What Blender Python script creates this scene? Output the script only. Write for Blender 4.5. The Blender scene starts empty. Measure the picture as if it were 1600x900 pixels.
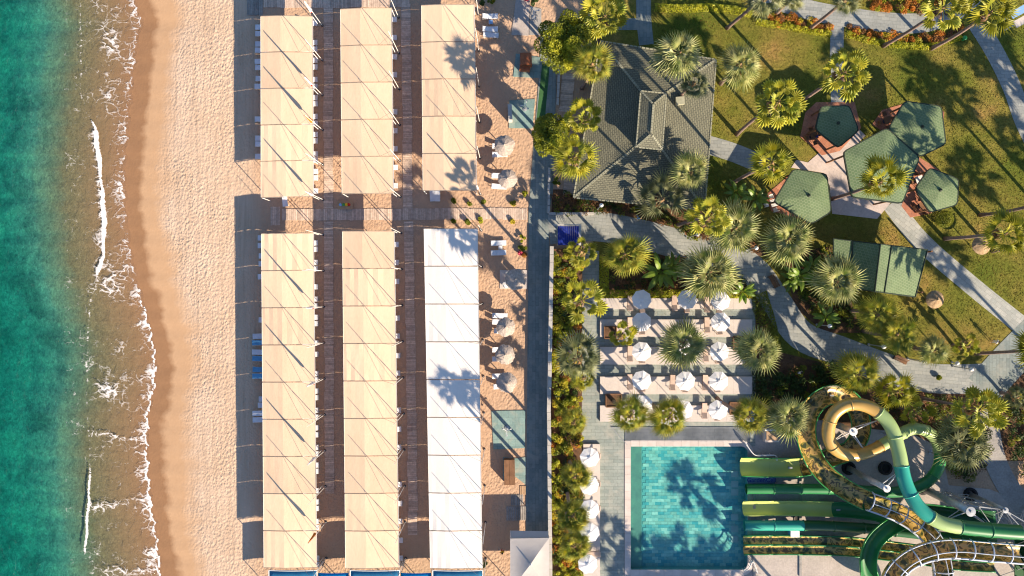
import bpy, bmesh, math, random
import numpy as np
from mathutils import Vector, Matrix, Euler

# ------------------------------------------------------------------ camera, sky, sun, exposure
SC = bpy.context.scene
COL = SC.collection
S = 0.08            # metres per photo pixel on the ground
H = 90.0            # flight height of the drone
EL = math.radians(25.5)
SHX, SHY = -0.672, 0.741      # direction in which shadows fall on the ground

cam = bpy.data.cameras.new('camera')
cam.sensor_width = 36.0
cam.lens = 36.0 * H / (1600 * S)
cam.clip_start = 1.0
cam.clip_end = 9000.0
camo = bpy.data.objects.new('camera', cam)
camo.location = (0, 0, H)
COL.objects.link(camo)
SC.camera = camo

world = bpy.data.worlds.new('World')
SC.world = world
world.use_nodes = True
wn = world.node_tree
sky = wn.nodes.new('ShaderNodeTexSky')
sky.sky_type = 'NISHITA'
sky.sun_disc = False
sky.ozone_density = 4.0
sky.dust_density = 0.4
sky.sun_elevation = EL
sky.sun_rotation = math.atan2(-SHX, -SHY)
bg = wn.nodes['Background']
bg.inputs['Strength'].default_value = 0.082
wn.links.new(sky.outputs['Color'], bg.inputs['Color'])

sun = bpy.data.lights.new('sun', 'SUN')
sun.energy = 5.0
sun.angle = math.radians(0.5)
sun.color = (1.0, 0.83, 0.62)
suno = bpy.data.objects.new('sun', sun)
d = Vector((SHX * math.cos(EL), SHY * math.cos(EL), -math.sin(EL)))
suno.rotation_euler = d.to_track_quat('-Z', 'Y').to_euler()
suno.location = (40, -40, 60)
COL.objects.link(suno)

SC.view_settings.view_transform = 'Standard'
SC.view_settings.look = 'None'
SC.view_settings.exposure = 1.18
SC.view_settings.gamma = 1.0
SC.render.engine = 'CYCLES'
SC.cycles.use_denoising = True
SC.cycles.filter_width = 1.15
SC.cycles.max_bounces = 6
SC.cycles.transparent_max_bounces = 12
SC.cycles.caustics_reflective = False
SC.cycles.caustics_refractive = False

# ------------------------------------------------------------------ helpers
R = random.Random(7)
rad = math.radians


def P(px, py, h=0.0):
    k = S * (1 - h / H)
    return Vector(((px - 800) * k, (450 - py) * k, h))


def tag(o, label=None, cat=None, group=None, kind=None):
    if label: o['label'] = label
    if cat: o['category'] = cat
    if group: o['group'] = group
    if kind: o['kind'] = kind
    return o


def empty(name, loc=(0, 0, 0), rz=0.0, label=None, cat=None, group=None, kind=None):
    o = bpy.data.objects.new(name, None)
    o.empty_display_size = 0.3
    o.location = loc
    o.rotation_euler = (0, 0, rz)
    COL.objects.link(o)
    return tag(o, label, cat, group, kind)


def obj(name, mesh, parent=None, loc=(0, 0, 0), rot=(0, 0, 0), scale=None):
    o = bpy.data.objects.new(name, mesh)
    o.location = loc
    o.rotation_euler = rot
    if scale is not None:
        o.scale = (scale, scale, scale) if isinstance(scale, (int, float)) else scale
    COL.objects.link(o)
    if parent is not None:
        o.parent = parent
    return o


def copy_tree(o, parent=None):
    c = o.copy()
    COL.objects.link(c)
    c.parent = parent
    for ch in list(o.children):
        copy_tree(ch, c)
    return c


def catmull(pts, n=6):
    pts = [Vector(p) for p in pts]
    out = []
    m = len(pts)
    for i in range(m - 1):
        p0 = pts[max(i - 1, 0)]; p1 = pts[i]; p2 = pts[i + 1]; p3 = pts[min(i + 2, m - 1)]
        for k in range(n):
            t = k / n
            out.append(0.5 * ((2 * p1) + (p2 - p0) * t + (2 * p0 - 5 * p1 + 4 * p2 - p3) * t * t
                              + (3 * p1 - p0 - 3 * p2 + p3) * t ** 3))
    out.append(pts[-1])
    return out


class MB:
    """collects geometry in world (or local) coordinates"""
    def __init__(self):
        self.v = []
        self.f = []

    def add(self, vs, fs):
        b = len(self.v)
        self.v.extend([tuple(x) for x in vs])
        self.f.extend([tuple(b + i for i in f) for f in fs])
        return self

    def box(self, c, s, rz=0.0, tilt=None):
        hx, hy, hz = s[0] / 2, s[1] / 2, s[2] / 2
        m = Matrix.Rotation(rz, 3, 'Z')
        if tilt is not None:
            m = m @ Matrix.Rotation(tilt, 3, 'Y')
        vs = [m @ Vector((x, y, z)) + Vector(c) for z in (-hz, hz) for x, y in ((-hx, -hy), (hx, -hy), (hx, hy), (-hx, hy))]
        return self.add(vs, [(3, 2, 1, 0), (4, 5, 6, 7), (0, 1, 5, 4), (1, 2, 6, 5), (2, 3, 7, 6), (3, 0, 4, 7)])

    def prism(self, poly, z0, z1):
        n = len(poly)
        a = sum(poly[i][0] * poly[(i + 1) % n][1] - poly[(i + 1) % n][0] * poly[i][1] for i in range(n))
        if a < 0:
            poly = poly[::-1]
        vs = [(p[0], p[1], z0) for p in poly] + [(p[0], p[1], z1) for p in poly]
        fs = [tuple(range(n, 2 * n)), tuple(reversed(range(n)))]
        fs += [(i, (i + 1) % n, n + (i + 1) % n, n + i) for i in range(n)]
        return self.add(vs, fs)

    def tube(self, pts, r, n=8, cap=True, a0=0.0, a1=2 * math.pi, up=None):
        """swept (partial) tube; r number or list. a0..a1 measured from straight down."""
        pts = [Vector(p) for p in pts]
        m = len(pts)
        rs = r if isinstance(r, (list, tuple)) else [r] * m
        full = abs((a1 - a0) - 2 * math.pi) < 1e-6
        k = n if full else n + 1
        vs = []
        for i, p in enumerate(pts):
            t = (pts[min(i + 1, m - 1)] - pts[max(i - 1, 0)]).normalized()
            ref = Vector((0, 0, 1)) if abs(t.z) < 0.9 else Vector((1, 0, 0))
            s_ = t.cross(ref).normalized()
            u = s_.cross(t).normalized()
            for j in range(k):
                a = a0 + (a1 - a0) * j / n
                vs.append(p + (s_ * math.sin(a) - u * math.cos(a)) * rs[i])
        fs = []
        for i in range(m - 1):
            for j in range(n):
                j2 = (j + 1) % k if full else j + 1
                fs.append((i * k + j, (i + 1) * k + j, (i + 1) * k + j2, i * k + j2))
        if cap and full:
            fs.append(tuple(range(k)))
            fs.append(tuple(reversed(range((m - 1) * k, m * k))))
        return self.add(vs, fs)

    def lathe(self, prof, c=(0, 0, 0), n=16, a0=0.0, wob=0.0):
        vs = []
        for (r, z) in prof:
            for j in range(n):
                a = a0 + 2 * math.pi * j / n
                w = 1 + (R.uniform(-wob, wob) if wob else 0)
                vs.append((c[0] + r * w * math.cos(a), c[1] + r * w * math.sin(a), c[2] + z))
        fs = []
        for i in range(len(prof) - 1):
            for j in range(n):
                fs.append((i * n + j, i * n + (j + 1) % n, (i + 1) * n + (j + 1) % n, (i + 1) * n + j))
        return self.add(vs, fs)

    def mesh(self, name, mat=None, smooth=False, off=None):
        me = bpy.data.meshes.new(name)
        v = self.v
        if off is not None:
            v = [(x - off[0], y - off[1], z - off[2]) for x, y, z in v]
        me.from_pydata(v, [], self.f)
        if mat is not None:
            me.materials.append(mat)
        if smooth:
            me.polygons.foreach_set('use_smooth', [True] * len(me.polygons))
        me.update()
        return me

    def build(self, name, mat, parent=None, smooth=False, world=True):
        """geometry is in world coordinates; parent is an unrotated root at its location"""
        if parent is None and world:
            xs = np.array(self.v)
            c = ((xs[:, 0].min() + xs[:, 0].max()) / 2, (xs[:, 1].min() + xs[:, 1].max()) / 2, xs[:, 2].min())
            return obj(name, self.mesh(name, mat, smooth, c), None, c)
        off = None
        if world and parent is not None:
            off = Vector(parent.location)
            if parent.parent is not None:
                off = off + Vector(parent.parent.location)
        return obj(name, self.mesh(name, mat, smooth, off), parent)


# ------------------------------------------------------------------ materials
def new_mat(name):
    m = bpy.data.materials.new(name)
    m.use_nodes = True
    nt = m.node_tree
    return m, nt, nt.nodes['Principled BSDF']


def nd(nt, typ, **kw):
    n = nt.nodes.new(typ)
    for k, v in kw.items():
        if k in n.inputs:
            n.inputs[k].default_value = v
        else:
            setattr(n, k, v)
    return n


def c4(c):
    return (c[0], c[1], c[2], 1.0)


def ramp(nt, fac, stops, interp='LINEAR'):
    r = nt.nodes.new('ShaderNodeValToRGB')
    r.color_ramp.interpolation = interp
    el = r.color_ramp.elements
    while len(el) < len(stops):
        el.new(0.5)
    for e, (p, c) in zip(el, stops):
        e.position = p
        e.color = c4(c) if len(c) == 3 else c
    nt.links.new(fac, r.inputs['Fac'])
    return r.outputs['Color']


def mix(nt, fac, a, b, blend='MIX'):
    n = nt.nodes.new('ShaderNodeMix')
    n.data_type = 'RGBA'
    n.blend_type = blend
    for sock, val in ((n.inputs[0], fac), (n.inputs[6], a), (n.inputs[7], b)):
        if hasattr(val, 'is_linked'):
            nt.links.new(val, sock)
        elif isinstance(val, (int, float)):
            sock.default_value = val
        else:
            sock.default_value = c4(val)
    return n.outputs[2]


def math_n(nt, op, a, b=None, clamp=False):
    n = nt.nodes.new('ShaderNodeMath')
    n.operation = op
    n.use_clamp = clamp
    for i, v in enumerate((a, b)):
        if v is None: continue
        if hasattr(v, 'is_linked'):
            nt.links.new(v, n.inputs[i])
        else:
            n.inputs[i].default_value = v
    return n.outputs[0]


def position(nt, rot=0.0, scale=(1, 1, 1)):
    g = nt.nodes.new('ShaderNodeNewGeometry')
    mp = nt.nodes.new('ShaderNodeMapping')
    mp.inputs['Rotation'].default_value = (0, 0, rot)
    mp.inputs['Scale'].default_value = scale
    nt.links.new(g.outputs['Position'], mp.inputs['Vector'])
    return mp.outputs['Vector']


def noise(nt, vec, scale, detail=4, rough=0.55, dist=0.0):
    n = nt.nodes.new('ShaderNodeTexNoise')
    n.inputs['Scale'].default_value = scale
    n.inputs['Detail'].default_value = detail
    n.inputs['Roughness'].default_value = rough
    n.inputs['Distortion'].default_value = dist
    nt.links.new(vec, n.inputs['Vector'])
    return n.outputs['Fac']


def voro(nt, vec, scale, feature='F1', rnd=1.0, out='Distance'):
    n = nt.nodes.new('ShaderNodeTexVoronoi')
    n.feature = feature
    n.inputs['Scale'].default_value = scale
    n.inputs['Randomness'].default_value = rnd
    nt.links.new(vec, n.inputs['Vector'])
    return n.outputs[out]


def bump(nt, b, height, strength, dist=0.1):
    n = nt.nodes.new('ShaderNodeBump')
    n.inputs['Strength'].default_value = strength
    n.inputs['Distance'].default_value = dist
    nt.links.new(height, n.inputs['Height'])
    nt.links.new(n.outputs['Normal'], b.inputs['Normal'])


def pm(name, c1, c2=None, scale=1.0, rough=0.8, bmp=0.0, bscale=12.0, trans=0.0, tcol=None, spec=0.3, rnd=0.0,
       metallic=0.0, stretch=(1, 1, 1), lo=0.35, hi=0.65, fine=0.0, coat=0.0):
    m, nt, b = new_mat(name)
    v = position(nt, 0, stretch)
    if c2 is None:
        c2 = tuple(x * 0.82 for x in c1)
    n1 = noise(nt, v, scale)
    col = ramp(nt, n1, [(lo, c1), (hi, c2)])
    if fine:
        n2 = noise(nt, v, scale * 9)
        f = ramp(nt, n2, [(0.3, (1 - fine,) * 3), (0.7, (1 + fine,) * 3)])
        col = mix(nt, 1.0, col, f, 'MULTIPLY')
    if rnd:
        oi = nt.nodes.new('ShaderNodeObjectInfo')
        f = ramp(nt, oi.outputs['Random'], [(0.0, (1 - rnd,) * 3), (1.0, (1 + rnd, 1 + rnd * 0.95, 1 + rnd * 0.9))])
        col = mix(nt, 1.0, col, f, 'MULTIPLY')
    nt.links.new(col, b.inputs['Base Color'])
    b.inputs['Roughness'].default_value = rough
    b.inputs['Specular IOR Level'].default_value = spec
    b.inputs['Metallic'].default_value = metallic
    if coat:
        b.inputs['Coat Weight'].default_value = coat
        b.inputs['Coat Roughness'].default_value = 0.12
    if bmp:
        bump(nt, b, noise(nt, v, bscale, 5), bmp)
    if trans:
        t = nt.nodes.new('ShaderNodeBsdfTranslucent')
        if tcol is None:
            nt.links.new(col, t.inputs['Color'])
        else:
            nt.links.new(mix(nt, 1.0, col, tcol, 'MULTIPLY'), t.inputs['Color'])
        ms = nt.nodes.new('ShaderNodeMixShader')
        ms.inputs[0].default_value = trans
        nt.links.new(b.outputs[0], ms.inputs[1])
        nt.links.new(t.outputs[0], ms.inputs[2])
        nt.links.new(ms.outputs[0], nt.nodes['Material Output'].inputs['Surface'])
    return m


def paver(name, c1, c2, mortar, w, h, rot=0.0, rough=0.75, var=0.12, moss=None, bmp=0.25, msize=0.02):
    m, nt, b = new_mat(name)
    v = position(nt, rot)
    br = nt.nodes.new('ShaderNodeTexBrick')
    br.inputs['Color1'].default_value = c4(c1)
    br.inputs['Color2'].default_value = c4(c2)
    br.inputs['Mortar'].default_value = c4(mortar)
    br.inputs['Scale'].default_value = 1.0
    br.inputs['Brick Width'].default_value = w
    br.inputs['Row Height'].default_value = h
    br.inputs['Mortar Size'].default_value = msize
    br.inputs['Mortar Smooth'].default_value = 0.3
    nt.links.new(v, br.inputs['Vector'])
    col = br.outputs['Color']
    n = noise(nt, v, 0.35, 6, 0.65)
    col = mix(nt, 1.0, col, ramp(nt, n, [(0.3, (1 - var,) * 3), (0.7, (1 + var,) * 3)]), 'MULTIPLY')
    n2 = noise(nt, v, 4.0, 6, 0.7)
    col = mix(nt, 1.0, col, ramp(nt, n2, [(0.25, (0.82,) * 3), (0.75, (1.15,) * 3)]), 'MULTIPLY')
    if moss:
        n3 = noise(nt, v, 0.6, 5, 0.6, 0.5)
        col = mix(nt, ramp(nt, n3, [(0.5, (0, 0, 0)), (0.72, (0.8, 0.8, 0.8))]), col, moss)
    nt.links.new(col, b.inputs['Base Color'])
    b.inputs['Roughness'].default_value = rough
    inv = math_n(nt, 'SUBTRACT', 1.0, br.outputs['Fac'])
    bump(nt, b, math_n(nt, 'ADD', inv, math_n(nt, 'MULTIPLY', n2, 0.5)), bmp, 0.03)
    return m


MT = {}
MT['fabric'] = pm('cream_canvas', (0.81, 0.605, 0.425), (0.77, 0.565, 0.39), 0.35, 0.9, 0.10, 3.0, trans=0.12, rnd=0.085, stretch=(1.6, 0.5, 1), fine=0.04)
MT['fabric_white'] = pm('white_canvas', (0.85, 0.80, 0.75), (0.81, 0.76, 0.71), 0.5, 0.9, 0.1, 3.0, trans=0.10, rnd=0.02, stretch=(1.6, 0.5, 1))
MT['fabric_blue'] = pm('blue_canvas', (0.02, 0.17, 0.33), (0.015, 0.14, 0.29), 1.0, 0.85, 0.15, 4.0, trans=0.1)
MT['fabric_sky'] = pm('bright_blue_canvas', (0.0, 0.33, 0.75), (0.0, 0.30, 0.7), 1.0, 0.85, 0.15, 4.0, trans=0.15)
MT['white'] = pm('white_paint', (0.78, 0.76, 0.73), (0.68, 0.66, 0.63), 2.0, 0.45)
MT['steel'] = pm('galvanised_steel', (0.42, 0.44, 0.46), (0.32, 0.34, 0.36), 2.0, 0.4, metallic=0.4)
MT['dark_steel'] = pm('dark_steel', (0.06, 0.06, 0.07), (0.04, 0.04, 0.05), 2.0, 0.5)
MT['rope'] = pm('rope', (0.35, 0.3, 0.25), None, 3, 0.9)
MT['plank'] = pm('weathered_plank', (0.63, 0.495, 0.40), (0.48, 0.365, 0.29), 3.0, 0.85, 0.3, 14.0, rnd=0.22, fine=0.2)
MT['plank_grey'] = pm('grey_plank', (0.34, 0.31, 0.28), (0.24, 0.22, 0.2), 3.0, 0.85, 0.3, 14.0, rnd=0.2, fine=0.2)
MT['sling'] = pm('white_sling', (0.72, 0.74, 0.78), (0.62, 0.65, 0.72), 2.0, 0.8, rnd=0.08)
MT['sling_blue'] = pm('blue_towel', (0.12, 0.37, 0.62), (0.10, 0.31, 0.54), 2.0, 0.9, rnd=0.15)
MT['cushion'] = pm('sand_cushion', (0.62, 0.47, 0.39), (0.55, 0.41, 0.33), 2.0, 0.9, rnd=0.1)
MT['parasol'] = pm('parasol_cloth', (0.86, 0.85, 0.86), (0.82, 0.81, 0.82), 1.5, 0.9, trans=0.15)
MT['straw'] = pm('straw_thatch', (0.42, 0.30, 0.18), (0.30, 0.2, 0.11), 4.0, 0.95, 0.6, 18, fine=0.3)
MT['straw_pale'] = pm('pale_straw_thatch', (0.5, 0.42, 0.36), (0.36, 0.3, 0.26), 4.0, 0.95, 0.6, 18, fine=0.35)
MT['wood'] = pm('brown_wood', (0.24, 0.12, 0.06), (0.16, 0.08, 0.04), 2.0, 0.6, rnd=0.1)
MT['red_wood'] = pm('red_brown_wood', (0.42, 0.14, 0.06), (0.33, 0.1, 0.04), 2.0, 0.55)
MT['concrete'] = pm('concrete', (0.46, 0.405, 0.37), (0.385, 0.34, 0.31), 0.5, 0.85, 0.15, 8, fine=0.12)
MT['concrete_grey'] = pm('grey_concrete', (0.36, 0.34, 0.32), (0.29, 0.275, 0.26), 0.5, 0.85, 0.15, 8, fine=0.15)
MT['platform'] = pm('pale_stone_platform', (0.585, 0.52, 0.475), (0.53, 0.47, 0.43), 0.8, 0.8, 0.1, 8, fine=0.06)
MT['coping'] = pm('pool_coping_stone', (0.62, 0.54, 0.5), (0.54, 0.47, 0.43), 1.0, 0.7, rnd=0.08)
MT['wall'] = pm('rendered_wall', (0.50, 0.47, 0.44), (0.4, 0.38, 0.35), 0.7, 0.9, 0.2, 6)
MT['soil'] = pm('garden_soil', (0.16, 0.085, 0.045), (0.09, 0.05, 0.03), 1.2, 0.95, 0.6, 9, fine=0.3)
MT['slate'] = paver('slate_paving', (0.235, 0.27, 0.255), (0.165, 0.205, 0.2), (0.13, 0.15, 0.145), 1.1, 0.42, math.pi / 2, moss=(0.30, 0.30, 0.26))
MT['slate_h'] = paver('slate_paving_crosswise', (0.30, 0.33, 0.30), (0.22, 0.26, 0.24), (0.16, 0.18, 0.17), 1.1, 0.42, 0.0, moss=(0.38, 0.36, 0.31))
MT['path_d'] = paver('garden_path_paving', (0.42, 0.42, 0.385), (0.31, 0.325, 0.30), (0.24, 0.24, 0.22), 0.8, 0.5, rad(38))
MT['path_s'] = paver('walkway_paving', (0.325, 0.335, 0.31), (0.24, 0.255, 0.245), (0.18, 0.19, 0.185), 1.0, 0.42, rad(5))
MT['plaza'] = paver('plaza_stone', (0.55, 0.46, 0.42), (0.49, 0.415, 0.38), (0.42, 0.35, 0.32), 2.2, 2.2, rad(30), msize=0.015)
MT['terracotta'] = paver('terracotta_tiles', (0.50, 0.215, 0.12), (0.37, 0.14, 0.08), (0.28, 0.13, 0.09), 0.7, 0.7, rad(30))
MT['teal_pad'] = paver('teal_stone_pad', (0.22, 0.33, 0.31), (0.165, 0.26, 0.25), (0.13, 0.2, 0.19), 0.9, 0.9, 0, moss=(0.34, 0.36, 0.3))
MT['turf'] = pm('artificial_turf', (0.05, 0.14, 0.05), (0.04, 0.11, 0.04), 2, 0.95)
MT['trunk'] = pm('palm_trunk', (0.33, 0.23, 0.19), (0.2, 0.14, 0.12), 3.0, 0.95, 0.8, 10, stretch=(1, 1, 4), rnd=0.15)
MT['bark'] = pm('tree_bark', (0.13, 0.09, 0.06), (0.08, 0.055, 0.04), 3.0, 0.95, 0.8, 8)
MT['skirt'] = pm('dead_palm_thatch', (0.40, 0.25, 0.13), (0.24, 0.15, 0.08), 3, 0.95, trans=0.1)
GT = (1.25, 1.25, 0.5)
MT['palm_a'] = pm('green_palm_leaf', (0.50, 0.46, 0.055), (0.26, 0.30, 0.04), 0.9, 0.5, trans=0.35, tcol=GT, rnd=0.3, spec=0.4)
MT['palm_b'] = pm('pale_palm_leaf', (0.56, 0.54, 0.26), (0.24, 0.30, 0.095), 1.1, 0.5, trans=0.25, tcol=GT, rnd=0.3, spec=0.4)
MT['palm_c'] = pm('grey_green_palm_leaf', (0.36, 0.37, 0.19), (0.18, 0.21, 0.1), 1.0, 0.5, trans=0.25, tcol=GT, rnd=0.28, spec=0.4)
MT['palm_e'] = pm('golden_palm_leaf', (0.51, 0.455, 0.07), (0.23, 0.29, 0.05), 1.3, 0.5, trans=0.3, tcol=GT, rnd=0.35, spec=0.4)
MT['banana'] = pm('banana_leaf', (0.20, 0.29, 0.035), (0.12, 0.21, 0.03), 1.0, 0.4, trans=0.35, tcol=GT, rnd=0.25, spec=0.5)
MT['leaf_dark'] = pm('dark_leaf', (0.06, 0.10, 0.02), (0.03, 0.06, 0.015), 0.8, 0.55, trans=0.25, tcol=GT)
MT['leaf_mid'] = pm('green_leaf', (0.27, 0.28, 0.025), (0.12, 0.16, 0.02), 0.55, 0.5, trans=0.35, tcol=GT)
MT['leaf_yellow'] = pm('yellow_green_leaf', (0.52, 0.50, 0.04), (0.34, 0.36, 0.03), 0.7, 0.5, trans=0.35, tcol=GT)
MT['leaf_gold'] = pm('golden_leaf', (0.62, 0.46, 0.04), (0.36, 0.34, 0.03), 0.45, 0.5, trans=0.3, tcol=GT)
MT['leaf_orange'] = pm('orange_bloom', (0.60, 0.22, 0.03), (0.38, 0.16, 0.03), 0.8, 0.6, trans=0.25)
MT['leaf_brown'] = pm('rust_leaf', (0.30, 0.13, 0.055), (0.14, 0.09, 0.03), 0.8, 0.7, trans=0.2)
MT['leaf_pink'] = pm('pink_bloom', (0.6, 0.08, 0.15), (0.45, 0.05, 0.1), 1.5, 0.6, trans=0.2)
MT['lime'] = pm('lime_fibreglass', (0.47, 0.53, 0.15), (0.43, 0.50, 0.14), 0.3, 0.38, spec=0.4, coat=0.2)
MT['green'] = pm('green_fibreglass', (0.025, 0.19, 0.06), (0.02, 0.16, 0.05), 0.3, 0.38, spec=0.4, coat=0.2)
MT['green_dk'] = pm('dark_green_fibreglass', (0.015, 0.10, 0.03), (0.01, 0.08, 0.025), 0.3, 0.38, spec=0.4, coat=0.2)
MT['green_br'] = pm('bright_green_fibreglass', (0.04, 0.30, 0.07), (0.035, 0.26, 0.06), 0.3, 0.38, spec=0.4, coat=0.2)
MT['pale_green'] = pm('pale_green_fibreglass', (0.38, 0.50, 0.20), (0.33, 0.46, 0.18), 0.3, 0.38, spec=0.4, coat=0.2)
MT['teal'] = pm('teal_fibreglass', (0.03, 0.36, 0.27), (0.03, 0.32, 0.24), 0.3, 0.38, spec=0.4, coat=0.2)
MT['gold'] = pm('gold_fibreglass', (0.55, 0.34, 0.09), (0.5, 0.3, 0.08), 0.4, 0.3, spec=0.5, coat=0.4)
MT['skin'] = pm('skin', (0.5, 0.28, 0.2), None, 4, 0.6)
MT['hair'] = pm('dark_hair', (0.03, 0.02, 0.015), None, 8, 0.7)
MT['rubber'] = pm('black_rubber', (0.02, 0.02, 0.022), None, 3, 0.8)
MT['glass'] = pm('dark_glass', (0.03, 0.05, 0.06), None, 1, 0.1, spec=0.6)
MT['lamp_glass'] = pm('opal_lamp_glass', (0.8, 0.8, 0.78), None, 1, 0.3)
MT['orange_cloth'] = pm('orange_cloth', (0.7, 0.25, 0.03), None, 1, 0.9, trans=0.2)
MT['red_cloth'] = pm('red_cloth', (0.65, 0.04, 0.03), None, 1, 0.9, trans=0.2)
MT['yellow_cloth'] = pm('yellow_cloth', (0.8, 0.5, 0.03), None, 1, 0.9)
MT['navy'] = pm('navy_panel', (0.012, 0.03, 0.26), (0.01, 0.022, 0.2), 1, 0.5)
MT['sky_cloth'] = pm('sky_blue_cloth', (0.25, 0.45, 0.75), None, 2, 0.9)
MT['sign'] = pm('sign_board', (0.16, 0.22, 0.36), None, 1, 0.6)
MT['cabana'] = pm('grey_tent_cloth', (0.52, 0.49, 0.47), (0.46, 0.43, 0.41), 0.5, 0.9, 0.2, 2, trans=0.1)
MT['timber'] = pm('pale_timber', (0.5, 0.33, 0.2), None, 3, 0.8, rnd=0.1)


def shingles(name, c1, c2, line, w, h, rot):
    return paver(name, c1, c2, line, w, h, rot, rough=0.7, var=0.10, bmp=0.5, msize=0.045)


MT['shingle_ew'] = shingles('green_grey_shingles', (0.195, 0.19, 0.128), (0.15, 0.148, 0.10), (0.08, 0.08, 0.058), 0.44, 0.22, rad(95))
MT['shingle_ns'] = shingles('green_grey_shingles_turned', (0.195, 0.19, 0.128), (0.15, 0.148, 0.10), (0.08, 0.08, 0.058), 0.44, 0.22, rad(5))
MT['ridge'] = pm('ridge_cap', (0.36, 0.35, 0.26), (0.28, 0.28, 0.2), 2, 0.8, rnd=0.1)


def hexroof():
    m, nt, b = new_mat('green_hexagon_shingles')
    v = position(nt, rad(20))
    br = nt.nodes.new('ShaderNodeTexBrick')
    for k_, x_ in (('Scale', 1.0), ('Brick Width', 0.36), ('Row Height', 0.31), ('Mortar Size', 0.03), ('Mortar Smooth', 0.4)):
        br.inputs[k_].default_value = x_
    br.inputs['Color1'].default_value = (0.125, 0.185, 0.082, 1)
    br.inputs['Color2'].default_value = (0.105, 0.165, 0.072, 1)
    br.inputs['Mortar'].default_value = (0.19, 0.24, 0.13, 1)
    nt.links.new(v, br.inputs['Vector'])
    f = br.outputs['Fac']
    n = noise(nt, v, 0.5, 5)
    col = mix(nt, 1.0, br.outputs['Color'], ramp(nt, n, [(0.3, (0.85,) * 3), (0.7, (1.15,) * 3)]), 'MULTIPLY')
    nt.links.new(col, b.inputs['Base Color'])
    b.inputs['Roughness'].default_value = 0.7
    bump(nt, b, f, 0.4, 0.04)
    return m


MT['hex'] = hexroof()
MT['hex_rim'] = pm('dark_green_fascia', (0.035, 0.05, 0.035), None, 2, 0.6)


def camo():
    m, nt, b = new_mat('camouflage_fibreglass')
    v = position(nt)
    n = noise(nt, v, 1.15, 1.5, 0.5, 0.35)
    col = ramp(nt, n, [(0.0, (0.045, 0.06, 0.02)), (0.40, (0.22, 0.19, 0.04)), (0.48, (0.58, 0.38, 0.11)), (0.57, (0.13, 0.085, 0.03)), (0.63, (0.47, 0.32, 0.07))], 'CONSTANT')
    nt.links.new(col, b.inputs['Base Color'])
    b.inputs['Roughness'].default_value = 0.35
    b.inputs['Coat Weight'].default_value = 0.3
    return m


MT['camo'] = camo()


def lawn_mat():
    m, nt, b = new_mat('lawn')
    v = position(nt)
    n1 = noise(nt, v, 0.11, 5, 0.6)
    col = ramp(nt, n1, [(0.30, (0.085, 0.12, 0.016)), (0.46, (0.145, 0.148, 0.026)), (0.58, (0.205, 0.17, 0.04)), (0.70, (0.32, 0.195, 0.07))])
    n2 = noise(nt, v, 2.2, 6, 0.7)
    col = mix(nt, 1.0, col, ramp(nt, n2, [(0.28, (0.68, 0.72, 0.66)), (0.72, (1.3, 1.26, 1.25))]), 'MULTIPLY')
    n3 = noise(nt, v, 7.0, 3, 0.6)
    col = mix(nt, 1.0, col, ramp(nt, n3, [(0.3, (0.75, 0.78, 0.75)), (0.7, (1.22, 1.2, 1.2))]), 'MULTIPLY')
    nt.links.new(col, b.inputs['Base Color'])
    b.inputs['Roughness'].default_value = 0.95
    b.inputs['Specular IOR Level'].default_value = 0.1
    bump(nt, b, math_n(nt, 'ADD', n2, math_n(nt, 'MULTIPLY', n3, 0.6)), 0.8, 0.12)
    return m


MT['lawn'] = lawn_mat()
MT['grass'] = pm('grass_blades', (0.15, 0.16, 0.03), (0.26, 0.19, 0.05), 0.14, 0.9, trans=0.25, spec=0.1)

# ------------------------------------------------------------------ shoreline and terrain
SEA = -0.6
WPTS = [(-4000, 215), (-60, 212), (0, 208), (30, 221), (60, 214), (120, 206), (200, 199), (260, 193), (330, 195), (400, 204), (450, 216),
        (490, 228), (520, 236), (560, 243), (600, 242), (640, 232), (690, 229), (740, 231), (790, 236), (830, 243),
        (880, 249), (960, 253), (5000, 250)]
BPTS = [(-60, 124), (0, 125), (80, 127), (150, 126), (180, 140), (200, 149), (250, 155), (300, 160), (350, 163), (400, 161),
        (440, 150), (480, 140), (560, 136), (640, 136), (700, 141), (760, 140), (820, 136), (900, 131), (960, 131)]


def interp(pts, y):
    return float(np.interp(y, [p[0] for p in pts], [p[1] for p in pts]))


def W(y):
    w = interp(WPTS, y)
    if -100 < y < 1000:
        w += 1.8 * math.sin(y * 0.21) + 1.2 * math.sin(y * 0.47 + 1) + 0.8 * math.sin(y * 0.93 + 2)
    return w


def terrain(px, py):
    w = W(py)
    dx = px - w
    if dx >= 0:
        t = min(dx / 125.0, 1.0)
        return SEA + 0.6 * (1 - (1 - t) ** 1.6)
    dx = -dx
    return SEA + float(np.interp(dx, [0, 60, 100, 150, 215, 600, 3000, 30000], [0, -0.2, -0.4, -0.85, -2.0, -6, -12, -13]))


xs = [-27000, -6000, -1500, -500, -200, -80] + list(range(-20, 268, 4)) + [280, 300, 320, 345, 375, 420, 600, 800, 985, 1168, 1400, 1640, 2200, 6000, 27000]
ys = [-27000, -6000, -1500, -400, -120, -50] + list(range(-20, 690, 6)) + [697] + list(range(704, 886, 6)) + [890] + list(range(896, 926, 6)) + [980, 1100, 1600, 6000, 27000]
mb = MB()
for y in ys:
    for x in xs:
        mb.v.append(tuple(P(x, y, 0).xy) + (terrain(x, y),))
nx = len(xs)
for j in range(len(ys) - 1):
    for i in range(nx - 1):
        if 985 <= xs[i] < 1168 and 697 <= ys[j] < 890:
            continue
        mb.f.append((j * nx + i, (j + 1) * nx + i, (j + 1) * nx + i + 1, j * nx + i + 1))


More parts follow.
